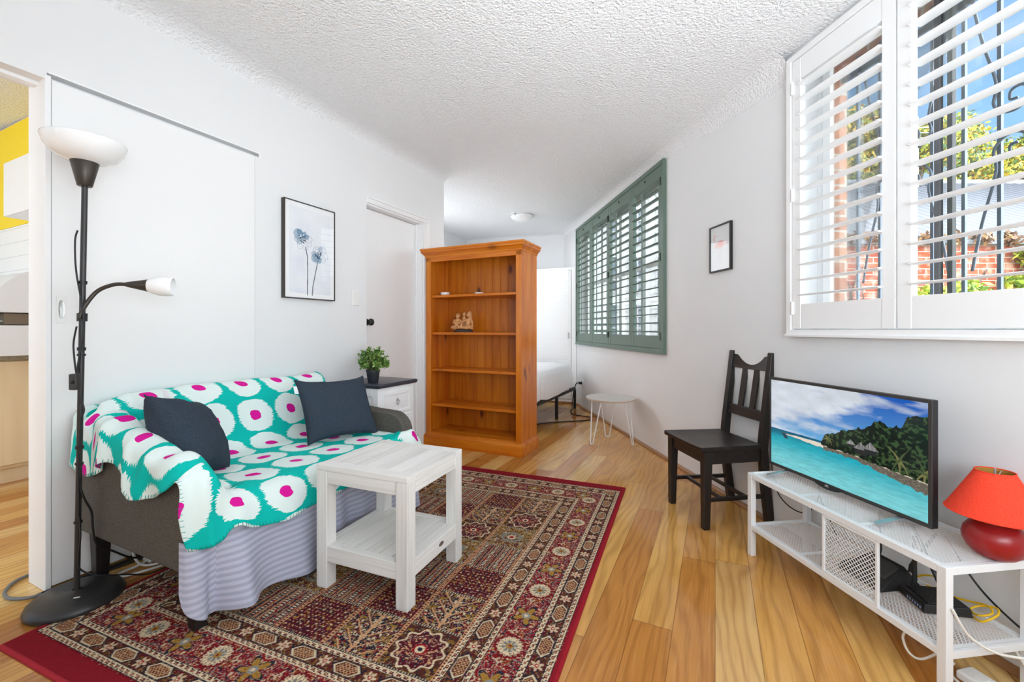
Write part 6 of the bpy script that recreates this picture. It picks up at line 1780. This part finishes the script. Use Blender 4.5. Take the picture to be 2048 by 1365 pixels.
def neighbour():
    o = thing('brick_house', 'neighbouring red-brick house with a corrugated iron roof seen through the white shutters', 'house', (0, 0, 0), 0)
    Y0 = 5.6; zt = 2.16
    MB().box(3.9, Y0, -0.4, 12.5, Y0 + 0.25, zt).build('brick_wall', M['brick'], o)
    b = MB(); b.box(3.9, Y0 - 0.10, zt - 0.03, 12.5, Y0 - 0.001, zt + 0.03); b.build('gutter', M['roof_iron'], o, bevel=0.01)
    n = 640; xs = np.linspace(3.8, 12.7, n); P = np.zeros((n, 2, 3))
    zz = 0.034 * np.sin(xs * 2 * math.pi / 0.17)
    P[:, 0] = np.stack([xs, np.full(n, Y0 - 0.08), zt + 0.05 + zz], -1); P[:, 1] = np.stack([xs, np.full(n, Y0 + 3.0), zt + 1.80 + zz], -1)
    grid_obj('corrugated_roof', P, M['roof_iron'], o, thick=0.004)
    b = MB(); b.tube([(3.8, Y0 + 3.0, zt + 1.82), (12.7, Y0 + 3.0, zt + 1.82)], 0.07, 10); b.build('ridge_cap', M['roof_iron'], o, smooth=True)
    b = MB(); b.tube([(7.9, Y0 + 2.7, zt + 1.6), (7.9, Y0 + 2.7, zt + 3.0)], 0.02, 6)
    for k in range(5): b.tube([(7.9 - 0.35 + k * 0.04, Y0 + 2.7, zt + 2.5 + k * 0.1), (7.9 + 0.35 - k * 0.04, Y0 + 2.7, zt + 2.5 + k * 0.1)], 0.010, 5)
    b.build('aerial', M['steel'], o)
    return o
neighbour()
def terrace():
    o = thing('street_building', 'sunlit white building with small grey windows outside the green shutters', 'building', (0, 0, 0), 0)
    Y = 12.0
    MB().box(0.4, Y, -0.4, 6.6, Y + 2.0, 7.4).build('rendered_wall', M['render'], o)
    for i in range(6):
        for j in range(5):
            x = 1.75 + i * 0.78; z = 0.75 + j * 1.35
            w = MB().box(x, Y - 0.02, z, x + 0.42, Y - 0.001, z + 0.95).build('window', M['grey_pane'], o)
            b = MB(); b.box(x - 0.04, Y - 0.05, z - 0.04, x + 0.46, Y - 0.021, z); b.box(x - 0.04, Y - 0.05, z + 0.95, x + 0.46, Y - 0.021, z + 0.99)
            for q in (-0.04, 0.195, 0.42): b.box(x + q, Y - 0.05, z, x + q + 0.035, Y - 0.021, z + 0.95)
            for q in (0.30, 0.62): b.box(x, Y - 0.045, z + q, x + 0.42, Y - 0.021, z + q + 0.03)
            b.build('window_frame', M['joinery'], w)
    return o
terrace()

def leaves(cent, n, size, seed, shell=0.55):
    rg = np.random.default_rng(seed)
    cs = np.array([c[:3] for c in cent]); rs = np.array([c[3] for c in cent]); pr = rs ** 2; pr = pr / pr.sum()
    k = rg.choice(len(cs), n, p=pr)
    d = rg.normal(size=(n, 3)); d /= np.linalg.norm(d, axis=1, keepdims=True)
    r = rs[k] * (shell + (1 - shell) * rg.random(n)) * (1 + 0.12 * rg.normal(size=n))
    p = cs[k] + d * r[:, None] * np.array([1, 1, 0.72])
    a = rg.normal(size=(n, 3)) + np.array([0, 0, 0.2]); a /= np.linalg.norm(a, axis=1, keepdims=True)
    b = np.cross(a, d + 0.5 * rg.normal(size=(n, 3))); b /= np.linalg.norm(b, axis=1, keepdims=True)
    s = size * (0.6 + 0.8 * rg.random(n))[:, None]
    return np.stack([p - a * s, p + b * s * 0.5, p + a * s, p - b * s * 0.5], 1)
def tree(label, base, crown, n, size, seed, mat='leaf_tree'):
    o = thing('tree', label, 'tree', (0, 0, 0), 0, 'trees beyond the neighbouring roof')
    rg = np.random.default_rng(seed)
    b = MB(); bx, by, top = base
    b.tube(spl([(bx, by, -0.4), (bx + 0.1, by, top * 0.5), (bx, by + 0.1, top)], 6), [0.20 - 0.008 * i for i in range(13)], 9)
    for c in crown:
        m_ = Vector(((bx + c[0]) / 2 + rg.uniform(-.3, .3), (by + c[1]) / 2, (top + c[2]) / 2 - 0.25))
        q = spl([(bx, by, top - 0.2), m_, (c[0], c[1], c[2])], 5); b.tube(q, [0.09 - 0.006 * i for i in range(len(q))], 6)
        for k in range(5):
            d = Vector(rg.normal(size=3)).normalized() * c[3] * 0.9; d.z *= 0.7
            b.tube(spl([Vector(c[:3]), Vector(c[:3]) + d * 0.5 + Vector((0, 0, 0.1)), Vector(c[:3]) + d], 4), 0.022, 5)
    b.build('trunk_and_branches', M['bark'], o, smooth=True)
    quads_obj('foliage', leaves(crown, n, size, seed), M[mat], o)
    return o
rg = np.random.default_rng(21)
def crown(cx, cy, z0, z1, rx, n, r):
    return [(cx + rg.uniform(-rx, rx), cy + rg.uniform(-1.0, 1.0), rg.uniform(z0, z1), r * rg.uniform(0.7, 1.2)) for _ in range(n)]
tree('yellow-green autumn tree behind the left half of the iron roof', (10.1, 11.6, 3.6), crown(10.1, 11.8, 4.4, 6.4, 1.35, 20, 0.72), 26000, 0.055, 31)
tree('taller golden tree behind the right half of the iron roof', (14.6, 12.4, 3.6), crown(14.5, 12.6, 4.4, 6.8, 1.45, 22, 0.78), 30000, 0.058, 32)
def ivy():
    o = thing('climbing_vine', 'bright yellow-green creeper growing over the brick wall below the roof', 'vine', (0, 0, 0), 0)
    rg = np.random.default_rng(8); C = []
    for k in range(46):
        x = rg.uniform(5.2, 8.6); h = np.interp(x, [5.2, 5.8, 6.6, 8.6], [1.5, 1.7, 2.05, 2.2]); C.append((x, 5.42 + rg.uniform(-.05, .08), rg.uniform(0.6, h), rg.uniform(.12, .26)))
    lf = leaves(C, 9000, 0.045, 8, 0.2); lf[..., 1] = np.minimum(lf[..., 1], 5.575 - 0.01 * rg.random(lf.shape[:2])); lf[..., 2] = np.minimum(lf[..., 2], 2.08)
    quads_obj('foliage', lf, M['leaf_ivy'], o)
    b = MB()
    for k in range(20):
        x = rg.uniform(4.0, 8.0); p = [Vector((x, 5.585, 0.0))]
        for q in range(5): p.append(p[-1] + Vector((rg.uniform(-.22, .25), 0, rg.uniform(.25, .45))))
        p = [Vector((v.x, 5.583, min(v.z, 2.1))) for v in p]; b.tube(spl(p, 4), 0.008, 5)
    b.build('stem', M['bark'], o)
ivy()
lt = leaves([(4.3 + 0.35 * k, 5.50, 2.20, 0.13) for k in range(18)], 2600, 0.04, 17, 0.1)
lt[..., 1] = np.minimum(lt[..., 1], 5.56)
o = quads_obj('leaf_litter', lt, M['leaf_dry']); tag(o, 'brown dead leaves piled in the gutter of the iron roof', 'leaves', kind='stuff')
